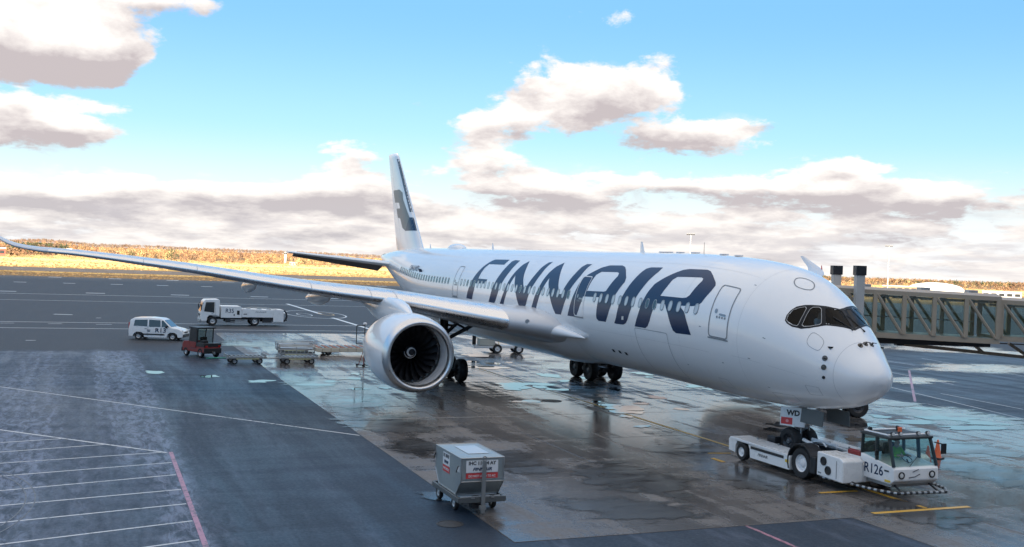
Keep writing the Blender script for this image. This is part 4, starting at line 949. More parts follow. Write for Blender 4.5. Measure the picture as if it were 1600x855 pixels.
b = MB(); b.loft([[(fin_s(a, z, .012)) for z in (8.4, 10, 12, 14, 16)] for a in ()] or [[fin_s(FINLE(z)+FINC(z)*.68, z, .006), fin_s(FINLE(z)+FINC(z)*.685, z, .006)] for z in (8.2, 10, 12, 14, 15.8)], close=False).build('rudder_hinge_line', M_SEAL, fin, None)
for sg in (1, -1):
    LEh = lambda s: 57.6+(s-1.0)*(64.6-57.6)/8.3; Ch = lambda s: 5.4+(s-1.0)*(2.1-5.4)/8.3; Zh = lambda s: 6.42+(s-1)*.088
    ss = [.6, 1.2, 3, 5, 7, 8.8, 9.2, 9.35]
    stb = surf_loft('horizontal_stabilizer', [sym(LEh(s), Ch(s)*.72, .13, lambda a, y, s=s: (a, sg*s, Zh(s)+y+(a-LEh(s))*.0)) for s in ss], M_PAINT, plane)
    el_ = []
    for s in [1.5, 3, 5, 7, 8.7]:
        c = Ch(s); h0 = LEh(s)+c*.70; t = .05*c; L = c*.33; ca, sa = math.cos(R(24)), math.sin(R(24))
        el_.append([(h0+x*ca+y*sa, sg*s, Zh(s)-x*sa+y*ca) for x, y in ((0, t), (L*.5, t*.6), (L, .02), (L, -.02), (L*.5, -t*.6), (0, -t))])
    MB().loft(el_).build('elevator', mat('elevator_grey', (.10, .10, .105), .45), stb, 50)
MB().lathe([(0, .36), (.35, .33), (.36, .2), (.2, .18)], (66.2, 0, 7.0), (1, 0, 0), 24).build('apu_exhaust', M_DMET, plane)

# landing gear
def wheel_mesh(r, w, rim=M_RIM):
    b = MB(); b.lathe([(-w*.42, r*.55), (-w*.48, r*.75), (-w*.46, r*.92), (-w*.3, r*.99), (0, r), (w*.3, r*.99), (w*.46, r*.92), (w*.48, r*.75), (w*.42, r*.55)], n=36)
    for q in (-.12, .12): b.lathe([(w*q-.012, r*1.003), (w*q-.008, r*.985), (w*q+.008, r*.985), (w*q+.012, r*1.003)], n=36)
    b.cur = 1; b.lathe([(-w*.42, r*.56), (-w*.3, r*.5), (-w*.22, r*.3), (-w*.34, r*.22), (-w*.38, 0)], n=24); b.lathe([(w*.42, r*.56), (w*.3, r*.5), (w*.22, r*.3), (w*.34, r*.22), (w*.38, 0)], n=24)
    for i in range(8):
        t = 2*PI*i/8
        for sd_ in (-1, 1): b.cyl((r*.4*math.cos(t), sd_*w*.22, r*.4*math.sin(t)), (r*.4*math.cos(t), sd_*w*.32, r*.4*math.sin(t)), r*.045, n=6)
    me = b.mesh('wheel'); me.materials.append(M_RUB); me.materials.append(rim); shade(me, 40); return me
def put(name, me, parent, loc, rot=(0,0,0)):
    o = bpy.data.objects.new(name, me); COL.objects.link(o); o.parent = parent; o.location = loc; o.rotation_euler = rot; return o
MGA, MGZ = 32.4, .014-KP*27.8
WM = wheel_mesh(.70, .53, M_DMET)
for sg in (1, -1):
    b = MB(); ax_ = MGZ+.69; s_ = 5.3*sg
    b.cyl((MGA, s_, ax_+.1), (MGA-.3, s_+.05*sg, 2.3), .17, n=18).cyl((MGA-.3, s_+.05*sg, 2.0), (MGA-.6, s_+.2*sg, 4.2), .26, n=18)
    b.box((MGA, s_, ax_), (2.5, .26, .3)).cyl((MGA, s_-.95, ax_), (MGA, s_+.95, ax_), .12)
    for q in (-1, 1): b.cyl((MGA+q*1.02, s_-.95, ax_), (MGA+q*1.02, s_+.95, ax_), .11)
    b.cyl((MGA-.15, s_, 1.5), (MGA+.5, s_, 1.0), .06).cyl((MGA+.5, s_, 1.0), (MGA+.1, s_, ax_+.2), .06)
    g = b.build('main_gear_leg', M_DMET, plane)
    br = MB(); br.tube([(MGA-.35, s_-.1*sg, 2.3), (MGA-1.9, s_-1.6*sg, 3.5)], .12).tube([(MGA-.35, s_, 2.6), (MGA-2.9, s_-.3*sg, 3.9)], .11).tube([(MGA-.5, s_, 3.6), (MGA-1.4, s_-1.1*sg, 2.95)], .07).tube([(MGA-.4, s_, 3.2), (MGA-1.6, s_-.2*sg, 3.2)], .07)
    br.build('side_brace', M_DMET, g)
    for q in (-1, 1):
        for r_ in (-1, 1): put('gear_wheel', WM, g, (MGA+q*1.02, s_+r_*.87, ax_))
    MB().box((MGA-.35, s_+.62*sg, 2.75), (1.5, .05, 2.1), rx=R(-6)*sg).build('gear_door', M_PAINT, g, bevel=.02)
    MB().tube([(MGA-1, s_+.25*sg, ax_+.4), (MGA-.2, s_+.2*sg, 1.9), (MGA-.3, s_+.2*sg, 3.4)], .025).build('brake_hose', M_BLACK, g)
# nose gear, held up by the tug's cradle
NZ = .86; b = MB(); NA = 4.72
b.cyl((NA, 0, NZ), (NA-.12, 0, 1.6), .10, n=16).cyl((NA-.12, 0, 1.45), (NA-.2, 0, 2.6), .16, n=16).cyl((NA, -.5, NZ), (NA, .5, NZ), .08).box((NA-.18, 0, 1.5), (.3, .46, .16))
b.cyl((NA-.25, 0, 1.7), (NA-1.5, 0, 2.5), .07).cyl((NA-.1, -.28, 1.35), (NA-.1, .28, 1.35), .08)
ng = b.build('nose_gear_leg', mat('gear_paint', (.28, .29, .30), .4, .4, var=.2, dirt=.5), plane)
NWM = wheel_mesh(.53, .38, M_DMET)
for q in (-1, 1): put('gear_wheel', NWM, ng, (NA, q*.36, NZ))
MB().tube([(NA+.25, .12, 1.3), (NA+.32, .1, 1.0), (NA+.1, .1, 1.15)], .03).tube([(NA-.1, 0, 1.2), (NA+.35, 0, 1.05), (NA, 0, NZ+.1)], .05).tube([(NA-.32, .16, 1.55), (NA-.36, .2, 1.2), (NA-.15, .15, 1.0)], .022).tube([(NA-.2, -.2, 1.75), (NA-.3, -.25, 1.3)], .022).build('torque_links', M_STEEL, ng)
for q in (-1, 1): MB().cyl((NA-.34, q*.17, 1.62), (NA-.46, q*.18, 1.62), .11, .12, 14).build('taxi_light', M_LIGHT, ng)
def plate(name, c, w, h, yaw, mt, par, tilt=0., th=.04):
    q = Matrix.Rotation(yaw, 4, 'Z') @ Matrix.Rotation(tilt, 4, 'X'); q.translation = Vector(c)
    o = MB().box((0, 0, 0), (w, th, h)).build(name, mt, par, bevel=.01); o.matrix_local = q; return o
dn = plate('nose_gear_door', (NA-.25, .52, 1.84), .96, .72, R(34), M_WHITE, plane, R(3))
lettering('WD', (-.02, .025, .14), (0, 1, 0), (0, 0, 1), .28, M_BLACK, dn, bold=.012)
MB().box((.22, .024, -.17), (.44, .006, .26)).build('red_flag_panel', M_REDL, dn, None); MB().cyl((.2, .026, -.17), (.2, .031, -.17), .06, n=10).build('flag_mark', mat('flag_pink', (.8, .35, .35), .5), dn)
for q in (-1, 1): plate('nose_gear_door', (3.25, q*.6, 2.02), 1.25, .55, R(0), mat('door_inner_grey', (.10, .11, .11), .5, dirt=.3), plane, R(6)*q)

# ------------------------------------------------------------------ people
def person(label, loc, rz, top, legs=None, seated=True, lean=0., arms='wheel', parent=None):
    legs = legs or M_DARKCL
    V = []; E = []; RAD = []; KIND = []
    def v(p, r, k, par=None):
        V.append(Vector(p)); RAD.append(r); KIND.append(k)
        if par is not None: E.append((par, len(V)-1))
        return len(V)-1
    pel = v((0, 0, .06), .15, 'legs'); bl = v((.01+lean*.3, 0, .22), .14, 'top', pel); ch = v((.0+lean*.8, 0, .42), .155, 'top', bl); nk = v((.01+lean, 0, .56), .07, 'skin', ch)
    hd = v((.03+lean, 0, .66), .082, 'skin', nk); h2 = v((.035+lean, 0, .74), .095, 'skin', hd); v((.02+lean, 0, .83), .062, 'skin', h2)
    v((.135+lean, 0, .705), .018, 'skin', h2)
    for q in (-1, 1):
        hp = v((.04, q*.10, .03), .10, 'legs', pel)
        if seated: kn = v((.46, q*.14, .07), .07, 'legs', hp); an = v((.52, q*.13, -.33), .045, 'legs', kn); v((.66, q*.13, -.39), .04, 'legs', an)
        sh = v((lean*.9, q*.19, .48), .068, 'top', ch)
        if arms == 'wheel': el = v((.13+lean, q*.25, .28), .052, 'top', sh); wr_ = v((.38+lean, q*.16, .32), .034, 'skin', el)
        else: el = v((.10+lean, q*.27, .24), .052, 'top', sh); wr_ = v((.30, q*.20, .14), .034, 'skin', el)
        pm_ = v(V[wr_]+Vector((.07, 0, -.005)), .036, 'skin', wr_)
        for i, (dy, L) in enumerate(((-.03, .05), (-.01, .06), (.012, .055), (.032, .042))):
            f1 = v(V[pm_]+Vector((.035, dy, .008)), .010, 'skin', pm_); v(V[pm_]+Vector((.035+L*.6, dy*1.1, -.03)), .009, 'skin', f1)
        v(V[wr_]+Vector((.05, -q*.045, .015)), .010, 'skin', wr_)
    me = bpy.data.meshes.new('p'); me.from_pydata([tuple(p) for p in V], E, [])
    o = bpy.data.objects.new('p', me); COL.objects.link(o)
    md = o.modifiers.new('s', 'SKIN'); md.use_smooth_shade = True
    for i, sv in enumerate(me.skin_vertices[0].data): sv.radius = (RAD[i], RAD[i]); sv.use_root = (i == 0)
    o.modifiers.new('u', 'SUBSURF').levels = 1
    bpy.context.view_layer.update()
    m2 = bpy.data.meshes.new_from_object(o.evaluated_get(bpy.context.evaluated_depsgraph_get())); bpy.data.objects.remove(o)
    mats_ = {'top': 0, 'legs': 1, 'skin': 2}; m2.materials.clear()
    for k in (top, legs, M_SKIN): m2.materials.append(k)
    for p in m2.polygons: p.material_index = mats_[KIND[min(range(len(V)), key=lambda i: (V[i]-p.center).length/RAD[i]**.5)]]; p.use_smooth = True
    m2.name = 'person'; ob = link('person', m2, None); ob.location = loc; ob.rotation_euler = (0, 0, rz)
    tag(ob, label, 'person')
    b = MB(); b.lathe([(.0, .105), (.03, .104), (.07, .09), (.10, .06), (.115, 0)], (.015+lean, 0, .745), (-.25, 0, 1), 16); b.build('hair', M_HAIR, ob, 60)
    b = MB()
    for q in (-1, 1): b.lathe([(0, .012), (.008, .008), (.01, 0)], (.125+lean, q*.033, .735), (1, 0, 0), 8)
    b.build('eyes', M_BLACK, ob)
    return ob
person('pilot in a white shirt seated behind the airliner cockpit side window', (3.02, .62, 5.14), R(180), M_SHIRT)

# ------------------------------------------------------------------ pushback tug
def rail(b, pts, r, seg, cols=(0, 1)):
    k = 0
    for a, c in zip(pts[:-1], pts[1:]):
        a = Vector(a); c = Vector(c); n = max(1, round((c-a).length/seg))
        for i in range(n):
            b.cur = cols[k % 2]; k += 1; b.cyl(a+(c-a)*i/n, a+(c-a)*(i+1)/n, r, n=8)
    b.cur = 0; return b
tug = empty('pushback_tug', (2.4, .05, .016), 0, 'low white towbarless pushback tug marked R126 holding the nose wheel', 'tug')
def T(x): return x-2.4
for q in (1, -1):
    sp = [(T(2.72), .20), (T(5.1), .20), (T(5.14), .52), (T(5.24), .68), (T(5.95), .68), (T(6.05), .52), (T(6.08), .22), (T(6.5), .26), (T(6.52), .70), (T(6.42), .80), (T(2.78), .74), (T(2.70), .66)]
    a = MB().prism(sp, q*.98, q*1.9).build('rear_arm', M_WHITE, tug, None, bevel=.035)
    MB().box((T(4.05), q*1.905, .60), (2.0, .02, .10)).build('rubbing_strip', M_BLACK, a); MB().box((T(2.85), q*1.905, .5), (.2, .012, .1)).build('hazard_label', M_YEL, a)
    lettering('FINNAIR', (T(4.3), q*1.905, .40), (0, q, 0), (0, 0, 1), .16, M_BLACK, a, shear=.2)
    MB().box((T(3.9), q*1.45, .765), (1.6, .5, .02)).build('deck_plate', mat('tug_white_deck', (.66, .66, .65), .5, var=.1, dirt=.35), a); MB().box((T(6.56), q*1.42, .5), (.12, .8, .22)).build('rear_bumper', M_BLACK, a, bevel=.02)
    for xx in (3.2, 4.3, 5.6): MB().cyl((T(xx), q*1.2, .77), (T(xx), q*1.2, .85), .04, n=8).build('lashing_post', M_STEEL, a)
    w = put('rear_wheel', wheel_mesh(.33, .26, M_WPLAIN), tug, (T(5.6), q*1.83, .33))
    w = put('drive_wheel', wheel_mesh(.56, .46, M_WPLAIN), tug, (T(2.12), q*1.66, .56))
    fd = MB(); secs = []
    for i in range(13):
        t = R(-25+205*i/12); secs.append([(T(2.12)+(.66)*math.cos(t), q*y, .56+.66*math.sin(t)) for y in (1.36, 1.93)]+[(T(2.12)+(.70)*math.cos(t), q*y, .56+.70*math.sin(t)) for y in (1.93, 1.36)])
    fd.loft(secs).build('wheel_arch', M_BLACK, tug, 50)
    MB().box((T(1.42), q*1.72, .62), (.3, .4, .6)).build('step_box', M_BLACK, tug, bevel=.03)
    hd = MB().prism([(T(1.22), .34), (T(-.12), .30), (T(-.12), 1.02), (T(.05), 1.12), (T(1.22), 1.16)], q*1.05, q*1.9).build('side_pod', M_WHITE, tug, None, bevel=.04)
    for (xx, zz) in ((.86, .88), (.62, .60)):
        MB().lathe([(0, .15), (.03, .15), (.035, .12), (.01, .10), (.01, 0)], (T(xx), q*1.9, zz), (0, q, 0), 20).build('cooling_grille', M_BLACK, hd)
    MB().box((T(.2), q*1.905, .7), (.02, .012, .6)).box((T(1.05), q*1.905, .45), (.16, .012, .05)).build('panel_gap', M_SEAL, hd)
MB().prism([(T(2.9), .25), (T(-.1), .3), (T(-.1), .92), (T(1.2), .98), (T(2.6), .80), (T(2.9), .5)], -1.1, 1.1).build('centre_body', mat('tug_white', (.74, .74, .73), .35, dirt=.35), tug, None, bevel=.04)
MB().box((T(.55), .75, 1.19), (.62, .28, .14)).cyl((T(.28), .75, 1.22), (T(.9), .75, 1.22), .07, n=10).build('extinguisher_box', M_RED, tug, bevel=.02)
cr = MB().box((T(4.85), 0, .30), (.9, 1.6, .12), ry=R(8)).box((T(4.2), 0, .55), (.14, 1.5, .6)).box((T(3.4), .55, .72), (1.5, .14, .16)).box((T(3.4), -.55, .72), (1.5, .14, .16)).box((T(5.35), .62, .7), (.5, .3, .5)).box((T(5.35), -.62, .7), (.5, .3, .5))
cr.build('nose_wheel_cradle', M_DMET, tug, None, bevel=.03)
MB().cyl((T(3.0), .45, .92), (T(4.1), .2, 1.0), .07).cyl((T(3.0), -.45, .92), (T(4.1), -.2, 1.0), .07).tube([(T(2.7), .3, 1.0), (T(3.2), .1, 1.1), (T(3.9), .05, .95)], .03).build('cradle_ram', M_WHITE, tug)
# cab
CY0, CY1 = -.93, .98
cb = MB().prism([(T(.12), .50), (T(-1.30), .48), (T(-1.48), .62), (T(-1.46), .98), (T(-1.40), 1.06), (T(.12), 1.30)], CY0, CY1).build('cab_body', M_WHITE, tug, None, bevel=.04)
MB().prism([(T(.0), .38), (T(-1.25), .38), (T(-1.3), .48), (T(.0), .5)], CY0+.1, CY1-.1).build('cab_skirt', M_STEEL, cb)
TOPZ = 1.93
def pillar(p0, p1, w=.07): MB().cyl(p0, p1, w/2+.022, n=6).build('cab_pillar', mat('cab_frame_green', (.018, .026, .026), .4), cb)
FX0, FX1, RX = T(-1.40), T(-1.12), T(.10)
for y in (CY0+.05, CY1-.05):
    pillar((FX0, y, 1.06), (FX1, y*.95, TOPZ)); pillar((RX, y, 1.28), (RX, y*.97, TOPZ)); pillar((T(-.62), y, 1.17), (T(-.56), y*.96, TOPZ), .08)
MB().box((T(-.5), .025, TOPZ+.04), (1.42, 1.86, .09)).build('cab_roof', mat('cab_roof_dark', (.035, .04, .04), .5), cb, None, bevel=.03)
def quad(name, pts, mt, par, th=.012):
    n = (Vector(pts[1])-Vector(pts[0])).cross(Vector(pts[2])-Vector(pts[0])).normalized()*th/2
    k = len(pts); vs = [Vector(p)+n for p in pts]+[Vector(p)-n for p in pts]
    b = MB(); b.add(vs, [tuple(range(k)), tuple(range(2*k-1, k-1, -1))]+[(i, (i+1) % k, (i+1) % k+k, i+k) for i in range(k)]); return b.build(name, mt, par, None)
quad('windscreen', [(FX0, CY0+.08, 1.08), (FX0, CY1-.08, 1.08), (FX1, CY1-.12, TOPZ-.02), (FX1, CY0+.12, TOPZ-.02)], M_CABGL, cb)
quad('rear_window', [(RX, CY0+.08, 1.3), (RX, CY1-.08, 1.3), (RX, CY1-.12, TOPZ-.02), (RX, CY0+.12, TOPZ-.02)], M_CABGL, cb)
for y, y2 in ((CY1-.05, CY1-.08), (CY0+.05, CY0+.08)):
    quad('side_window', [(FX0+.06, y, 1.08), (T(-.66), y, 1.18), (T(-.60), y2, TOPZ-.02), (FX1+.06, y2, TOPZ-.02)], M_CABGL, cb); quad('side_window', [(T(-.58), y, 1.20), (RX-.05, y, 1.30), (RX-.05, y2, TOPZ-.02), (T(-.52), y2, TOPZ-.02)], M_CABGL, cb)
for y in (-.62, .67):
    MB().lathe([(0, .12), (.04, .12), (.045, .10), (.02, .08)], (T(-1.47), y, .80), (-1, 0, 0), 18).build('headlight_bezel', M_BLACK, cb); MB().lathe([(0, .09), (.025, .07), (.035, 0)], (T(-1.48), y, .80), (-1, 0, 0), 16).build('headlight', M_LIGHT, cb)
MB().tube([(T(-1.485), .35, .72), (T(-1.485), .1, .74), (T(-1.485), -.1, .82)], .012).tube([(T(-1.485), -.05, .98), (T(-1.485), .2, .9)], .012).build('front_emblem', M_BLACK, cb)
MB().tube([(T(-1.44), .3, 1.08), (T(-1.33), -.1, 1.35)], .012).build('wiper', M_BLACK, cb)
lettering('R126', (T(-.53), CY1+.004, .84), (0, 1, 0), (0, 0, 1), .46, M_NAVY, cb, width=.88, bold=.004)
MB().box((T(-1.14), CY1+.006, .9), (.2, .01, .05)).build('cab_badge', M_BLACK, cb); MB().box((T(-1.2), CY1+.006, .58), (.26, .01, .07)).build('hazard_label', M_YEL, cb)
for (x, y) in ((-1.1, .75), (-1.1, .42), (-1.1, -.35), (-1.1, -.75), (.05, .7), (.05, -.5)):
    l = MB().lathe([(0, .075), (-.08, .06), (-.09, 0)], (T(x-.02 if x < 0 else x), y, TOPZ+.17), (-1 if x < 0 else 1, 0, 0), 14).cyl((T(x), y, TOPZ+.08), (T(x), y, TOPZ+.14), .02, n=8).build('work_light', M_BLACK, cb); MB().lathe([(0, .065), (.012, 0)], (T(x-.03 if x < 0 else x+.01), y, TOPZ+.17), (-1 if x < 0 else 1, 0, 0), 14).build('lens', M_LIGHT, l)
MB().tube([(T(-1.05), -.85, TOPZ+.13), (T(-1.05), .9, TOPZ+.13), (T(.05), .9, TOPZ+.13), (T(.05), -.85, TOPZ+.13)], .028).build('roof_bar', M_WHITE, cb)
MB().cyl((T(-.3), -.3, TOPZ+.08), (T(-.3), -.3, TOPZ+.24), .07, n=14).build('beacon', M_ORANGE, cb)
MB().tube([(T(-1.2), CY0-.02, 1.8), (T(-1.35), CY0-.25, 1.75)], .02).box((T(-1.36), CY0-.28, 1.6), (.05, .2, .34)).build('mirror', M_BLACK, cb); MB().box((T(-.72), CY1+.06, 1.42), (.06, .14, .2)).build('mirror', M_BLACK, cb, bevel=.02)
MB().box((T(-.35), .0, .98), (.5, .5, .12)).box((T(-.1), .0, 1.32), (.12, .46, .66), ry=R(-8)).build('seat', M_BLACK, cb, bevel=.04)
MB().lathe([(0, .17), (.02, .19), (.03, .17)], (T(-.98), .0, 1.22), (-.5, 0, .85), 20, True).cyl((T(-1.15), 0, 1.0), (T(-.98), 0, 1.22), .025).build('steering_wheel', M_BLACK, cb)
b = MB(); rail(b, [(T(1.05), 1.86, .30), (T(-1.1), 1.30, .27), (T(-1.62), .95, .26), (T(-1.80), -.95, .26), (T(-1.4), -1.3, .27), (T(1.05), -1.86, .30)], .05, .11); bar = b.build('striped_skid_rail', [M_BLACK, M_STEEL], tug)
for y in (-.7, .75): MB().tube([(T(-1.25), y, .46), (T(-1.66), y*1.05, .27)], .035).build('rail_bracket', M_BLACK, bar)
for q in (-1, 1): MB().tube([(T(-.1), q*1.5, .34), (T(-.4), q*1.46, .29)], .035).build('rail_bracket', M_BLACK, bar)
person('tug driver in a green high-visibility vest seated in the R126 cab', (2.4+T(-.42), .05, 1.03), R(180), M_VESTG, lean=.06)

# cones beside the tug
def cone(loc, label, h=.75, tilt=0.):
    o = empty('traffic_cone', loc, 0, label, 'cone', 'cones beside the tug'); o.rotation_euler = (tilt, 0, R(20))
    MB().box((0, 0, .025), (.42, .42, .05)).build('base', M_BLACK, o, bevel=.015); MB().lathe([(.05, .165), (.08, .15), (h, .035), (h+.01, .02), (h+.01, 0)], ax=(0,0,1), n=24).build('body', M_ORANGE, o, 40)
cone((4.3, -6.6, .016), 'orange traffic cone standing on the apron just right of the tug cab'); cone((3.2, -5.0, .016), 'orange traffic cone half hidden behind the tug cab')

# ------------------------------------------------------------------ baggage container on its dolly
dl = empty('container_dolly', (1.2, 14.78, .016), 0, 'grey four-wheel container dolly with its drawbar raised upright', 'dolly')
MB().box((0, .70, .42), (2.42, .08, .14)).box((0, -.70, .42), (2.42, .08, .14)).box((-1.18, 0, .42), (.08, 1.4, .16)).box((1.18, 0, .42), (.08, 1.4, .16)).box((0, 0, .40), (.08, 1.4, .1)).build('frame', mat('dark_steel_frame', (.15, .16, .16), .45, .5, var=.15, dirt=.3), dl, None, bevel=.01)
for i in range(8): MB().cyl((-1.0+i*.285, -.62, .465), (-1.0+i*.285, .62, .465), .03, n=8).build('roller', M_STEEL, dl)
DW = wheel_mesh(.21, .12, M_RIM)
for x in (-.52, .92):
    ax = MB().cyl((x, -.6, .21), (x, .6, .21), .03, n=8).box((x, 0, .3), (.2, .9, .1)).build('axle', M_DMET, dl)
    for y in (-.58, .58): put('wheel', DW, dl, (x, y, .21))
MB().box((-1.28, 0, .8), (.05, .12, 1.52), ry=R(-1)).lathe([(-.02, .075), (.02, .075), (.02, .045), (-.02, .045)], (-1.29, 0, 1.62), (1, 0, 0), 16, True).box((-1.25, 0, .2), (.1, .2, .12)).build('drawbar', mat('drawbar_grey', (.30, .31, .31), .45, .5, dirt=.3), dl, bevel=.006)
for y in (-.3, 0., .3): MB().box((-1.23, y, .5), (.05, .1, .06)).build('stop_latch', M_STEEL, dl)
MB().tube([(-1.0, -.3, .3), (-.8, .3, .26)], .03).box((-.95, .1, .2), (.3, .3, .12)).build('turntable', M_DMET, dl)
uc = empty('baggage_container', (1.2, 14.78, .53), 0, 'grey aluminium baggage container with red and white labels, sitting on the dolly', 'container')
prof = [(-.76, .0), (.78, .0), (1.15, .42), (1.15, 1.10), (-1.15, 1.10), (-1.15, .42)]
MB().prism(prof, -.66, .66).build('shell', M_ALU, uc, None, bevel=.008)
for y in (-.66, .66):
    MB().tube([(x, y, z) for x, z in prof+[prof[0]]], .018, 6).build('edge_rail', M_STEEL, uc)
for x, z in prof: MB().cyl((x, -.66, z), (x, .66, z), .018, n=6).build('edge_rail', M_STEEL, uc)
MB().box((.1, -.1, 1.112), (1.25, .66, .012)).build('roof_panel', mat('roof_sheet', (.60, .66, .70), .4, .5, var=.06), uc, bevel=.004)
for y in (-.33, .33): MB().box((-1.155, y*1.9, .76), (.02, .03, .62)).build('door_stile', M_STEEL, uc)
MB().box((-1.156, 0, .50), (.02, 1.3, .03)).build('door_stile', M_STEEL, uc)
def label_set(par, pos, nrm, up, w, h):
    z = Vector(nrm).normalized(); y = Vector(up).normalized(); x = y.cross(z); q = Matrix((x, y, z)).transposed().to_4x4(); q.translation = Vector(pos)
    a = MB().box((0, h*.18, 0), (w, h*.62, .006)).build('white_label', M_WPLAIN, par, None); a.matrix_local = q
    r_ = MB().box((0, -h*.32, .001), (w, h*.32, .006)).build('red_label', M_REDL, par, None); r_.matrix_local = q
    lettering('IHC 11034 AY', (0, h*.34, .006), (0, 0, 1), (0, 1, 0), h*.26, M_BLACK, a, width=w*.86, bold=.004); lettering('FINNAIR', (0, h*.03, .006), (0, 0, 1), (0, 1, 0), h*.22, M_NAVY, a, width=w*.6, shear=.3, bold=.004)
    lettering('DO NOT LOAD TO AC', (0, -h*.32, .007), (0, 0, 1), (0, 1, 0), h*.16, M_WPLAIN, r_, width=w*.84, bold=.002)
label_set(uc, (-1.16, .02, .76), (-1, 0, 0), (0, 0, 1), .98, .56); label_set(uc, (.15, .667, .74), (0, 1, 0), (0, 0, 1), .62, .58)
MB().box((-.95, .668, .76), (.2, .006, .16)).build('white_label', M_WPLAIN, uc, None)
for x, y, s in ((1.12, .69, 1), (-.98, .69, 1), (-1.17, -.68, 1)): MB().tube([(x, y, .86), (x+.08, y+.03, .66)], .016, 6).build('strap', M_BLACK, uc)

# ------------------------------------------------------------------ white van
van = empty('parked_van', (61.6, 20.25, .0), math.atan2(-.93, -.36), 'small white passenger van marked R13 facing right behind the red tractor', 'van')
vb = [(2.2, .28), (2.25, .55), (2.18, .78), (1.95, .93), (1.28, 1.08), (.62, 1.66), (.35, 1.78), (-.6, 1.84), (-1.75, 1.80), (-2.08, 1.62), (-2.18, .95), (-2.2, .30), (-1.85, .26), (-1.78, .50), (-1.55, .66), (-1.2, .66), (-.98, .5), (-.92, .24), (.95, .24), (1.0, .5), (1.22, .66), (1.55, .66), (1.78, .5), (1.84, .26)]
secs = []
for y, k in ((-.9, 0.), (-.86, 1.), (.86, 1.), (.9, 0.)):
    secs.append([(x*(1 if k else .985), y*(1-.13*max(0, (z-1.0)/.85)), z if k else (z if z < 1 else z-.05)) for x, z in vb])
def prism_lofted(secs):
    b = MB(); n = len(secs[0]); vs = [p for s_ in secs for p in s_]; fs = []
    for i in range(len(secs)-1): fs += [(i*n+j, i*n+(j+1) % n, (i+1)*n+(j+1) % n, (i+1)*n+j) for j in range(n)]
    tri = tessellate_polygon([[Vector((p[0], p[2], 0)) for p in secs[0]]])
    fs += [tuple(t) for t in tri]+[tuple(i+(len(secs)-1)*n for i in reversed(t)) for t in tri]
    return b.add(vs, fs)
bd = prism_lofted(secs).build('body', M_WHITE, van, 30, bevel=.03)
M_VGL = mat('dark_vehicle_glass', (.03, .04, .045), .06, coat=.4, spec=.7)
wy = lambda z: .905*(1-.13*max(0, (z-1.0)/.85))+.004
for q in (-1, 1):
    for pts in ([(1.12, 1.10), (.50, 1.10), (.46, 1.62), (.60, 1.62)], [(.40, 1.10), (-.55, 1.10), (-.55, 1.66), (.36, 1.64)], [(-.68, 1.12), (-1.78, 1.14), (-1.70, 1.62), (-.68, 1.66)]):
        quad('side_window', [(x, q*wy(z), z) for x, z in pts], M_VGL, van)
    for x in (.45, -.62): MB().box((x, q*.908, .75), (.012, .012, .8)).build('door_gap', M_SEAL, van)
    MB().box((.9, q*1.0, 1.12), (.14, .2, .18)).build('wing_mirror', M_BLACK, van, bevel=.03)
    MB().box((-.3, q*.915, .48), (2.1, .03, .10)).build('side_moulding', M_BLACK, van); MB().box((2.08, q*.66, .78), (.24, .34, .2), rz=-q*.35).build('headlight', M_LIGHT, van, bevel=.03)
    MB().box((-2.16, q*.8, 1.15), (.08, .12, .5)).build('tail_lamp', M_REDLAMP, van); MB().box((.1, q*.915, .93), (.16, .03, .03)).box((-.8, q*.915, .93), (.16, .03, .03)).build('door_handle', M_BLACK, van)
    for x in (1.39, -1.38): put('wheel', wheel_mesh(.32, .2, M_RIM), van, (x, q*.80, .32))
quad('windscreen', [(1.25, -.76, 1.12), (1.25, .76, 1.12), (.66, .70, 1.65), (.66, -.70, 1.65)], M_VGL, van)
quad('rear_window', [(-2.17, .70, 1.1), (-2.17, -.70, 1.1), (-2.11, -.66, 1.58), (-2.11, .66, 1.58)], M_VGL, van)
MB().box((2.2, 0, .42), (.14, 1.66, .26)).build('bumper', M_BLACK, van, bevel=.04); MB().box((-2.2, 0, .42), (.12, 1.66, .24)).build('bumper', M_BLACK, van, bevel=.04); MB().box((2.24, 0, .68), (.05, .8, .12)).build('grille', M_BLACK, van)
lettering('R13', (.42, -.912, .80), (0, -1, 0), (0, 0, 1), .50, M_NAVY, van, width=.85, bold=.006)
MB().box((-.55, -.912, .82), (.3, .006, .05)).box((-.55, -.912, .72), (.22, .006, .05)).build('side_badge', M_NAVY, van)
# ------------------------------------------------------------------ white service truck
tk = empty('service_truck', (80.6, 11.3, .0), R(91), 'white service truck marked R35 with low tank body, on the far apron', 'truck')
cabp = [(4.0, .45), (4.06, .95), (4.02, 1.35), (3.78, 2.45), (3.6, 2.62), (2.35, 2.66), (2.2, 2.55), (2.2, .95), (2.3, .9), (2.42, 1.02), (3.2, 1.02), (3.38, .8), (3.42, .45)]
cbm = MB().prism(cabp, -1.1, 1.1).build('cab', M_WHITE, tk, None, bevel=.06)
for q in (-1, 1):
    quad('side_window', [(3.72, q*1.106, 1.42), (2.72, q*1.106, 1.30), (2.72, q*1.106, 2.36), (3.56, q*1.106, 2.36)], M_CABGL if False else M_VGL, cbm)
    MB().box((2.62, q*1.105, 1.6), (.02, .01, 1.6)).box((2.9, q*1.11, 1.2), (.2, .02, .04)).build('door_gap', M_SEAL, cbm); MB().tube([(3.8, q*1.1, 2.2), (4.0, q*1.3, 2.15)], .025).box((4.02, q*1.34, 1.85), (.08, .24, .5)).build('wing_mirror', M_BLACK, cbm)
    MB().box((4.05, q*.8, .72), (.06, .34, .16)).build('headlight', M_LIGHT, cbm)
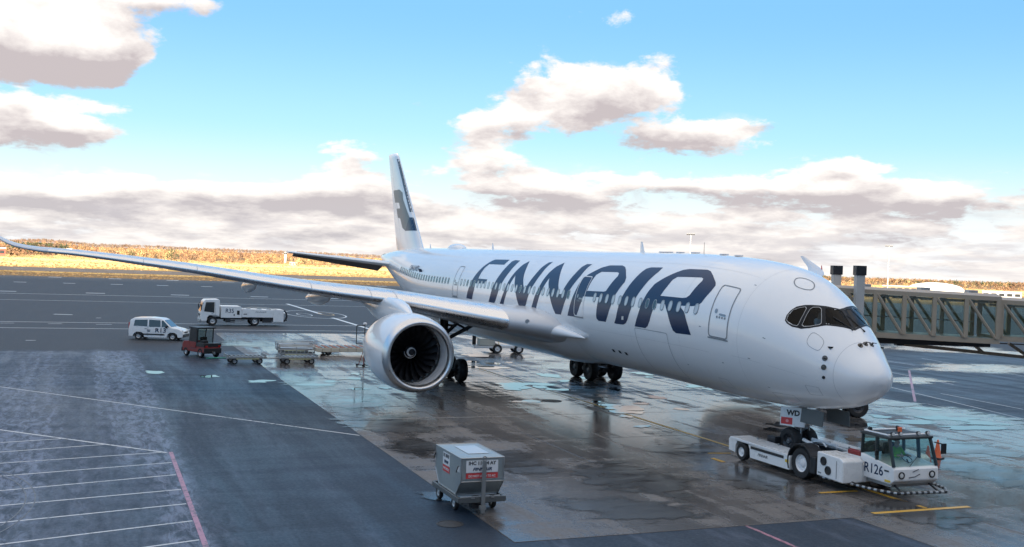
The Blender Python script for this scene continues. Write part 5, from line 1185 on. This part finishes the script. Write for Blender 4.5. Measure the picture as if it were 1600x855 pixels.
quad('windscreen', [(4.035, -.95, 1.42), (4.035, .95, 1.42), (3.82, .92, 2.36), (3.82, -.92, 2.36)], M_VGL, cbm)
MB().box((4.04, 0, .5), (.16, 2.2, .3)).build('bumper', M_STEEL, cbm, bevel=.04); MB().box((4.07, 0, 1.05), (.03, 1.3, .2)).build('grille', M_BLACK, cbm)
MB().box((-.6, .42, .72), (7.2, .1, .22)).box((-.6, -.42, .72), (7.2, .1, .22)).box((-.2, 0, .7), (.3, 1.7, .3)).box((1.1, .85, .58), (.9, .5, .5)).box((1.1, -.85, .58), (.9, .5, .5)).box((-2.6, .9, .6), (.9, .4, .5)).box((-2.6, -.9, .6), (.9, .4, .5)).build('chassis', M_DMET, tk)
for x in (2.85, -1.35):
    for q in (-1, 1): put('wheel', wheel_mesh(.46, .3, M_RIM), tk, (x, q*.92, .46))
MB().prism([(2.05, .80), (2.05, 1.98), (.15, 1.98), (.0, 1.8), (.0, .80)], -1.12, 1.12).build('equipment_locker', M_WHITE, tk, None, bevel=.03)
MB().prism([(-.03, .88), (-.03, 1.74), (-3.9, 1.64), (-3.95, .88)], -1.12, 1.12).build('tank_body', M_WHITE, tk, None, bevel=.04)
MB().prism([(-3.2, .42), (-4.25, .42), (-4.25, 1.68), (-3.2, 1.72)], -1.15, 1.15).build('pump_cabinet', M_WHITE, tk, None, bevel=.03)
for q in (-1, 1):
    MB().box((.35, q*1.127, 1.34), (.26, .01, .42)).box((-.35, q*1.127, 1.2), (.36, .01, .08)).box((.75, q*1.127, 1.1), (.1, .01, .18)).build('locker_vent', M_BLACK, tk); MB().box((.3, q*1.1, .62), (1.6, .04, .04)).box((.3, q*1.1, .42), (1.6, .04, .04)).build('side_guard', M_STEEL, tk)
    lettering('R35', (1.2, q*1.124, 1.5), (0, q, 0), (0, 0, 1), .6, M_NAVY, tk, width=.8, bold=.004); lettering('FINNAIR', (-1.9, q*1.124, 1.42), (0, q, 0), (0, 0, 1), .2, M_GREYBL, tk, shear=.3, width=1.1)
for x in (-.8, -1.9, -2.9): MB().cyl((x, 0, 1.66), (x, 0, 1.8), .25, n=14).build('tank_hatch', M_STEEL, tk)
MB().tube([(-.1, .9, 1.78), (-.9, .9, 1.92), (-2.4, .9, 1.88), (-3.6, .9, 1.72)], .03).build('handrail', M_STEEL, tk)
pts = [(-4.25-.42*math.sin(PI*i/12)-.03, .65, 1.6-1.15*i/12+.12*math.sin(PI*i/6)) for i in range(13)]
MB().tube(pts, .055).tube([(p[0]+.02, .25, p[2]) for p in pts], .055).tube([(-4.3, .9, .62), (-4.6, .9, .6), (-4.75, .5, .55)], .05).build('hose', M_BLACK, tk)
quad('open_window_frame', [(3.3, -1.112, 1.5), (2.95, -1.112, 1.46), (2.95, -1.112, 1.6), (3.3, -1.112, 1.64)], M_VGL, cbm)
person('truck driver in a yellow high-visibility jacket at the R35 cab side window', (80.6+.9, 11.3+3.0, 1.1), R(91), M_VESTY)

# ------------------------------------------------------------------ red baggage tractor
tr_ = empty('baggage_tractor', (47.2, 18.2, .0), math.atan2(.42, .9), 'small red baggage tractor with black cab frame towing empty dollies', 'tractor')
MB().prism([(1.45, .35), (1.5, .8), (1.3, 1.02), (.55, 1.1), (.45, .62), (-.35, .62), (-.4, .98), (-1.4, .98), (-1.48, .45), (-1.35, .35)], -.66, .66).build('body', M_RED, tr_, None, bevel=.05)
MB().box((-.95, 0, .90), (1.02, 1.37, .24)).box((-.85, .3, 1.1), (.4, .4, .2)).build('rear_deck', M_BLACK, tr_, bevel=.02); MB().box((-1.47, 0, .5), (.1, 1.34, .36)).build('bumper', M_BLACK, tr_, bevel=.02); MB().box((1.5, 0, .45), (.12, 1.34, .3)).build('bumper', M_BLACK, tr_, bevel=.02)
for (x0, x1) in ((.62, .42), (-.45, -.5)):
    for q in (-.6, .6): MB().cyl((x0, q, 1.0), (x1, q, 2.0), .04, n=8).build('cab_pillar', M_BLACK, tr_)
MB().box((-.05, 0, 2.04), (1.3, 1.4, .09)).build('cab_roof', M_BLACK, tr_, None, bevel=.03)
quad('windscreen', [(.66, -.56, 1.08), (.66, .56, 1.08), (.46, .56, 1.98), (.46, -.56, 1.98)], M_CABGL, tr_); quad('rear_window', [(-.46, -.56, 1.02), (-.46, .56, 1.02), (-.5, .56, 1.98), (-.5, -.56, 1.98)], M_CABGL, tr_)
MB().prism([(.46, .62), (-.42, .62), (-.46, 1.3), (-.46, 1.98), (.42, 1.98), (.52, 1.1)], .63, .67).build('cab_door', M_BLACK, tr_, None); MB().prism([(.42, .64), (-.38, .64), (-.40, 1.06), (.46, 1.06)], .672, .69).build('door_panel', M_RED, tr_, None)
MB().box((0, 0, .78), (.45, .5, .14)).box((-.25, 0, 1.1), (.12, .5, .6)).build('seat', M_BLACK, tr_, bevel=.03); MB().lathe([(0, .16), (.02, .18), (.03, .16)], (.38, .0, 1.15), (-.5, 0, .85), 18, True).build('steering_wheel', M_BLACK, tr_)
for x, r in ((.95, .3), (-.95, .34)):
    for q in (-.58, .58): put('wheel', wheel_mesh(r, .2, M_RIM), tr_, (x, q, r))
for q in (-.5, .5): MB().box((-1.5, q, .82), (.04, .16, .1)).build('tail_lamp', M_REDLAMP, tr_); MB().cyl((1.5, q, .75), (1.54, q, .75), .09, n=14).build('headlight', M_LIGHT, tr_)
MB().box((-1.6, 0, .38), (.25, .14, .16)).build('tow_hitch', M_STEEL, tr_)
lettering('R', (0, .695, .84), (0, 1, 0), (0, 0, 1), .01, M_WPLAIN, tr_) if False else None

# ------------------------------------------------------------------ empty dollies
def dolly(loc, rz, label, bar=True, barm=None, L=2.5, W=1.55, hi=False):
    o = empty('baggage_dolly', loc, rz, label, 'dolly', 'empty dollies behind the tractor')
    MB().box((0, W/2, .42), (L, .07, .12)).box((0, -W/2, .42), (L, .07, .12)).box((L/2, 0, .42), (.07, W, .12)).box((-L/2, 0, .42), (.07, W, .12)).box((0, 0, .40), (.1, W, .1)).box((0, 0, .40), (L, .1, .1)).build('frame', M_STEEL, o, None, bevel=.008)
    for i in range(9): MB().cyl((-L/2+.15+i*(L-.3)/8, -W/2+.05, .47), (-L/2+.15+i*(L-.3)/8, W/2-.05, .47), .035, n=8).build('roller', M_STEEL, o)
    for x in (-L*.33, L*.33):
        MB().cyl((x, -W*.4, .19), (x, W*.4, .19), .03, n=8).box((x, 0, .28), (.18, W*.5, .1)).build('axle', M_DMET, o)
        for y in (-W*.4, W*.4): put('wheel', DW, o, (x, y, .2))
    for x in (-L/2, L/2): MB().box((x, 0, .56), (.05, W*.8, .14)).build('end_stop', M_STEEL, o)
    MB().box((0, W/2+.045, .36), (L*.6, .02, .07)).build('side_stripe', mat('pale_yellow_paint', (.62, .62, .35), .5, dirt=.3), o)
    if hi:
        for y in (-W/2, W/2): MB().tube([(-L/2, y, .45), (-L/2, y, .92), (L/2, y, .92), (L/2, y, .45)], .03).tube([(-L/2, y, .7), (L/2, y, .7)], .025).tube([(0, y, .45), (0, y, .92)], .025).build('side_rack', M_STEEL, o)
        MB().box((0, 0, .78), (L*.9, W*.9, .06)).build('upper_deck', M_STEEL, o)
    if bar: MB().tube([(L/2, 0, .36), (L/2+1.15, 0, .36)], .04).lathe([(-.02, .08), (.02, .08), (.02, .05), (-.02, .05)], (L/2+1.2, 0, .36), (0, 0, 1), 14, True).build('drawbar', barm or M_STEEL, o)
    return o
dolly((42.3, 15.85, .016), R(95), 'empty roller dolly coupled to the red tractor by a green drawbar', barm=M_GREEN)
dolly((42.2, 12.4, .016), R(93), 'nearest of the three empty dollies bunched beside the engine')
dolly((45.2, 11.9, .016), R(78), 'middle of the three empty dollies bunched beside the engine', False, hi=True)
dolly((48.6, 11.5, .016), R(85), 'farthest of the three empty dollies bunched beside the engine', False, hi=True)
pd = empty('pallet_dolly', (48.6, 7.4, .016), R(90), 'long cream pallet dolly with red rollers, half hidden behind the engine', 'dolly')
MB().box((0, 1.25, .44), (5.2, .1, .3)).box((0, -1.25, .44), (5.2, .1, .3)).box((2.55, 0, .44), (.1, 2.5, .3)).box((-2.55, 0, .44), (.1, 2.5, .3)).build('frame', mat('cream_paint', (.66, .60, .48), .5, var=.1, dirt=.35), pd, None, bevel=.02)
MB().box((0, 0, .36), (5.0, 2.3, .08)).build('deck', M_STEEL, pd)
rm = mat('faded_red_roller', (.45, .16, .10), .5, var=.2)
for i in range(17): MB().cyl((-2.35+i*.294, -1.15, .58), (-2.35+i*.294, 1.15, .58), .055, n=8).build('roller', rm if i % 2 == 0 else M_STEEL, pd)
for x in (-1.7, 1.7):
    for y in (-.9, .9): put('wheel', wheel_mesh(.24, .16, M_RIM), pd, (x, y, .24))
for i in range(8): MB().box((-2.2+i*.63, 1.305, .44), (.05, .02, .28)).build('frame_rib', M_BRONZE, pd)
# safety stand behind the nacelle
sn = empty('barrier_stand', (40.1, 8.3, .016), R(70), 'thin black and red wheeled stand behind the starboard engine', 'stand')
MB().box((0, 0, .08), (.9, .06, .06)).box((0, 0, .08), (.06, .7, .06)).build('base', M_DMET, sn)
for x, y in ((-.45, 0), (.45, 0), (0, .35), (0, -.35)): put('castor', wheel_mesh(.08, .05, M_DMET), sn, (x, y, .08))
MB().cyl((0, 0, .1), (0, 0, 1.3), .035, n=8).build('lower_post', M_RED, sn); MB().tube([(0, 0, 1.3), (0, 0, 2.75), (.55, 0, 2.75), (.55, 0, 1.5), (0, 0, 1.5)], .03).build('upper_frame', M_BLACK, sn); MB().tube([(0, 0, 1.2), (.35, 0, .1)], .025).build('brace', M_RED, sn)
MB().lathe([(-.1, 0), (-.08, .1), (0, .14), (.1, .1), (.12, 0)], (0, 0, 2.86), (0, 0, 1), 12).build('lamp', M_WPLAIN, sn)
# equipment trailer under the belly
ct = empty('equipment_trailer', (50.2, -5.4, .016), R(-98), 'low white equipment trailer seen beneath the fuselage', 'trailer')
MB().box((0, .6, .5), (4.2, .1, .16)).box((0, -.6, .5), (4.2, .1, .16)).box((2.1, 0, .5), (.1, 1.3, .16)).box((-2.1, 0, .5), (.1, 1.3, .16)).box((0, 0, .5), (.1, 1.2, .12)).build('frame', M_WHITE, ct, None, bevel=.02)
MB().box((0, 0, .6), (4.0, 1.1, .04)).build('deck', M_STEEL, ct); MB().box((-1.0, 0, .9), (1.3, 1.0, .55)).build('locker', mat('trailer_cream', (.6, .58, .5), .5, dirt=.3), ct, bevel=.03)
MB().box((-1.9, .5, 1.0), (.3, .14, .75)).build('control_box', M_BLACK, ct, bevel=.02)
for x in (-.2, 1.6):
    for y in (-.68, .68): put('wheel', wheel_mesh(.38, .22, M_WPLAIN), ct, (x, y, .38))
MB().tube([(2.1, 0, .45), (3.1, 0, .35)], .04).build('drawbar', M_STEEL, ct)
MB().tube([(-2, .6, .6), (-2, .6, 1.15), (.2, .6, 1.15), (.2, .6, .6)], .025).build('guard_rail', M_YEL, ct)

# ------------------------------------------------------------------ passenger boarding bridge beyond the nose
jx, jy = 16.6, -12.6; jd = Vector((-.36, -.933, 0)).normalized()
jb = empty('jet_bridge', (jx, jy, 0), math.atan2(jd.y, jd.x), 'glass-walled passenger jet bridge with diagonal steel bracing beyond the nose', 'jet bridge')
SL = -.02                                  # the tunnel falls gently towards the terminal
def P(l, w, z): return (l, w, z+SL*l)
def tunnel(l0, l1, hw_, z0, z1, posts, name):
    t = MB(); L = l1-l0
    def beam(a, c, r): t.cyl(a, c, r, n=4)
    fl = MB(); fl.loft([[P(l, -hw_, z0), P(l, hw_, z0), P(l, hw_, z0+.28), P(l, -hw_, z0+.28)] for l in (l0, l1)]).build(name+'_floor', M_BRONZE, jb, None)
    MB().loft([[P(l, -hw_-.05, z1-.22), P(l, hw_+.05, z1-.22), P(l, hw_+.05, z1), P(l, hw_-.5, z1+.14), P(l, -hw_+.5, z1+.14), P(l, -hw_-.05, z1)] for l in (l0, l1)]).build(name+'_roof', M_BRONZE, jb, None)
    n = len(posts)
    for q in (-1, 1):
        for i, l in enumerate(posts):
            MB().loft([[(l-.11, q*hw_-.06, z), (l+.11, q*hw_-.06, z), (l+.11, q*hw_+.06, z), (l-.11, q*hw_+.06, z)] for z in (z0+.25+SL*l, z1-.2+SL*l)]).build('wall_post', M_BRONZE, jb, None)
            if i < n-1:
                l2 = posts[i+1]; a = Vector(P(l+.1, q*hw_, z1-.22)); c = Vector(P(l2-.1, q*hw_, z0+.28))
                MB().cyl(a, c, .085, n=6).build('diagonal_brace', M_BRONZE, jb)
                quad('glass_panel', [P(l+.09, q*(hw_-.09), z0+.26), P(l2-.09, q*(hw_-.09), z0+.26), P(l2-.09, q*(hw_-.09), z1-.2), P(l+.09, q*(hw_-.09), z1-.2)], M_BRGL, jb)
    MB().box(P((l0+l1)/2, 0, z1-.30), (L, .12, .10), ry=math.atan(-SL)).build('ceiling_lamp_track', M_STEEL, jb)
tunnel(-4.2, 7.35, 1.45, 4.15, 6.65, [-4.1, -2.5, -.9, .65, 2.2, 3.8, 5.5, 7.2], 'outer_tunnel')
tunnel(7.4, 27, 1.2, 4.3, 6.5, [7.5+i*1.62 for i in range(13)], 'inner_tunnel')
MB().loft([[(7.2+q, -1.95, 3.05+SL*7.2), (7.2+q, 1.95, 3.05+SL*7.2), (7.2+q, 1.95, 6.85+SL*7.2), (7.2+q, -1.95, 6.85+SL*7.2)] for q in (0, .28)]).build('tunnel_collar', M_BRONZE, jb, None) if False else None
for q in (-1, 1):
    c = MB(); c.box((-.35, q*1.8, 4.2), (.44, .44, 6.5)); cl = c.build('lift_column', mat('column_paint', (.50, .47, .43), .5, var=.06), jb, None, bevel=.02); MB().box((-.35, q*1.8, 7.62), (.54, .54, .5)).build('column_cap', M_BLACK, cl, None, bevel=.02)
MB().box((-.35, 0, 3.5), (.5, 4., .35)).box((-.35, 0, 1.1), (.9, 4.4, .5)).build('cross_beam', M_BRONZE, jb, None, bevel=.02)
for q in (-1, 1):
    bo = MB().box((-.35, q*1.8, .75), (1.0, .5, .5)).build('wheel_bogie', M_DMET, jb, None, bevel=.03)
    for w in (-.42, .42): put('wheel', wheel_mesh(.55, .4, M_DMET), bo, (-.35, q*1.8+w, .55), (0, 0, 0))
# service stair and support arms below the tunnel
MB().tube([P(3.3, 1.6, 3.72), P(13.5, 1.8, 3.2)], .13, 4).tube([P(7.0, 1.2, 4.1), P(8.0, 1.7, 3.5)], .1, 4).tube([P(9.2, 1.2, 4.1), P(10.6, 1.75, 3.4)], .1, 4).build('service_arm', M_BRONZE, jb)
MB().box(P(4, 0, 3.98), (7.0, .3, .3)).box(P(3.2, 1.5, 3.8), (.4, .4, .35)).build('under_beam', M_DMET, jb)
MB().box((-5.4, 0, 5.4), (2.4, 3.6, 2.9)).build('bridge_head', M_BRONZE, jb, None, bevel=.08)
rot = MB().cyl((28.6, 0, 0), (28.6, 0, 3.0), .9, n=20).build('rotunda_column', M_BRONZE, jb); MB().cyl((28.6, 0, 3.4), (28.6, 0, 6.2), 2.2, n=28).build('rotunda', M_BRONZE, jb)
MB().tube([P(-4, 1.52, 4.05), P(7.2, 1.52, 4.05), P(20, 1.35, 4.15)], .035, 6).tube([P(-4, 1.56, 6.5), P(7.2, 1.56, 6.5)], .03, 6).build('cable_run', M_BLACK, jb)
for l in (-2.6, .6, 3.8, 6.4): MB().box(P(l, 0, 6.83), (.5, .6, .2)).build('roof_unit', M_STEEL, jb, None, bevel=.02)
for i in range(8): MB().box(P(-3.4+i*1.5, 0, 6.28), (.9, .16, .05)).build('ceiling_lamp', M_WPLAIN, jb, None)
MB().tube([P(-4, 1.32, 5.2), P(7.2, 1.32, 5.2)], .03, 6).build('handrail', M_STEEL, jb)
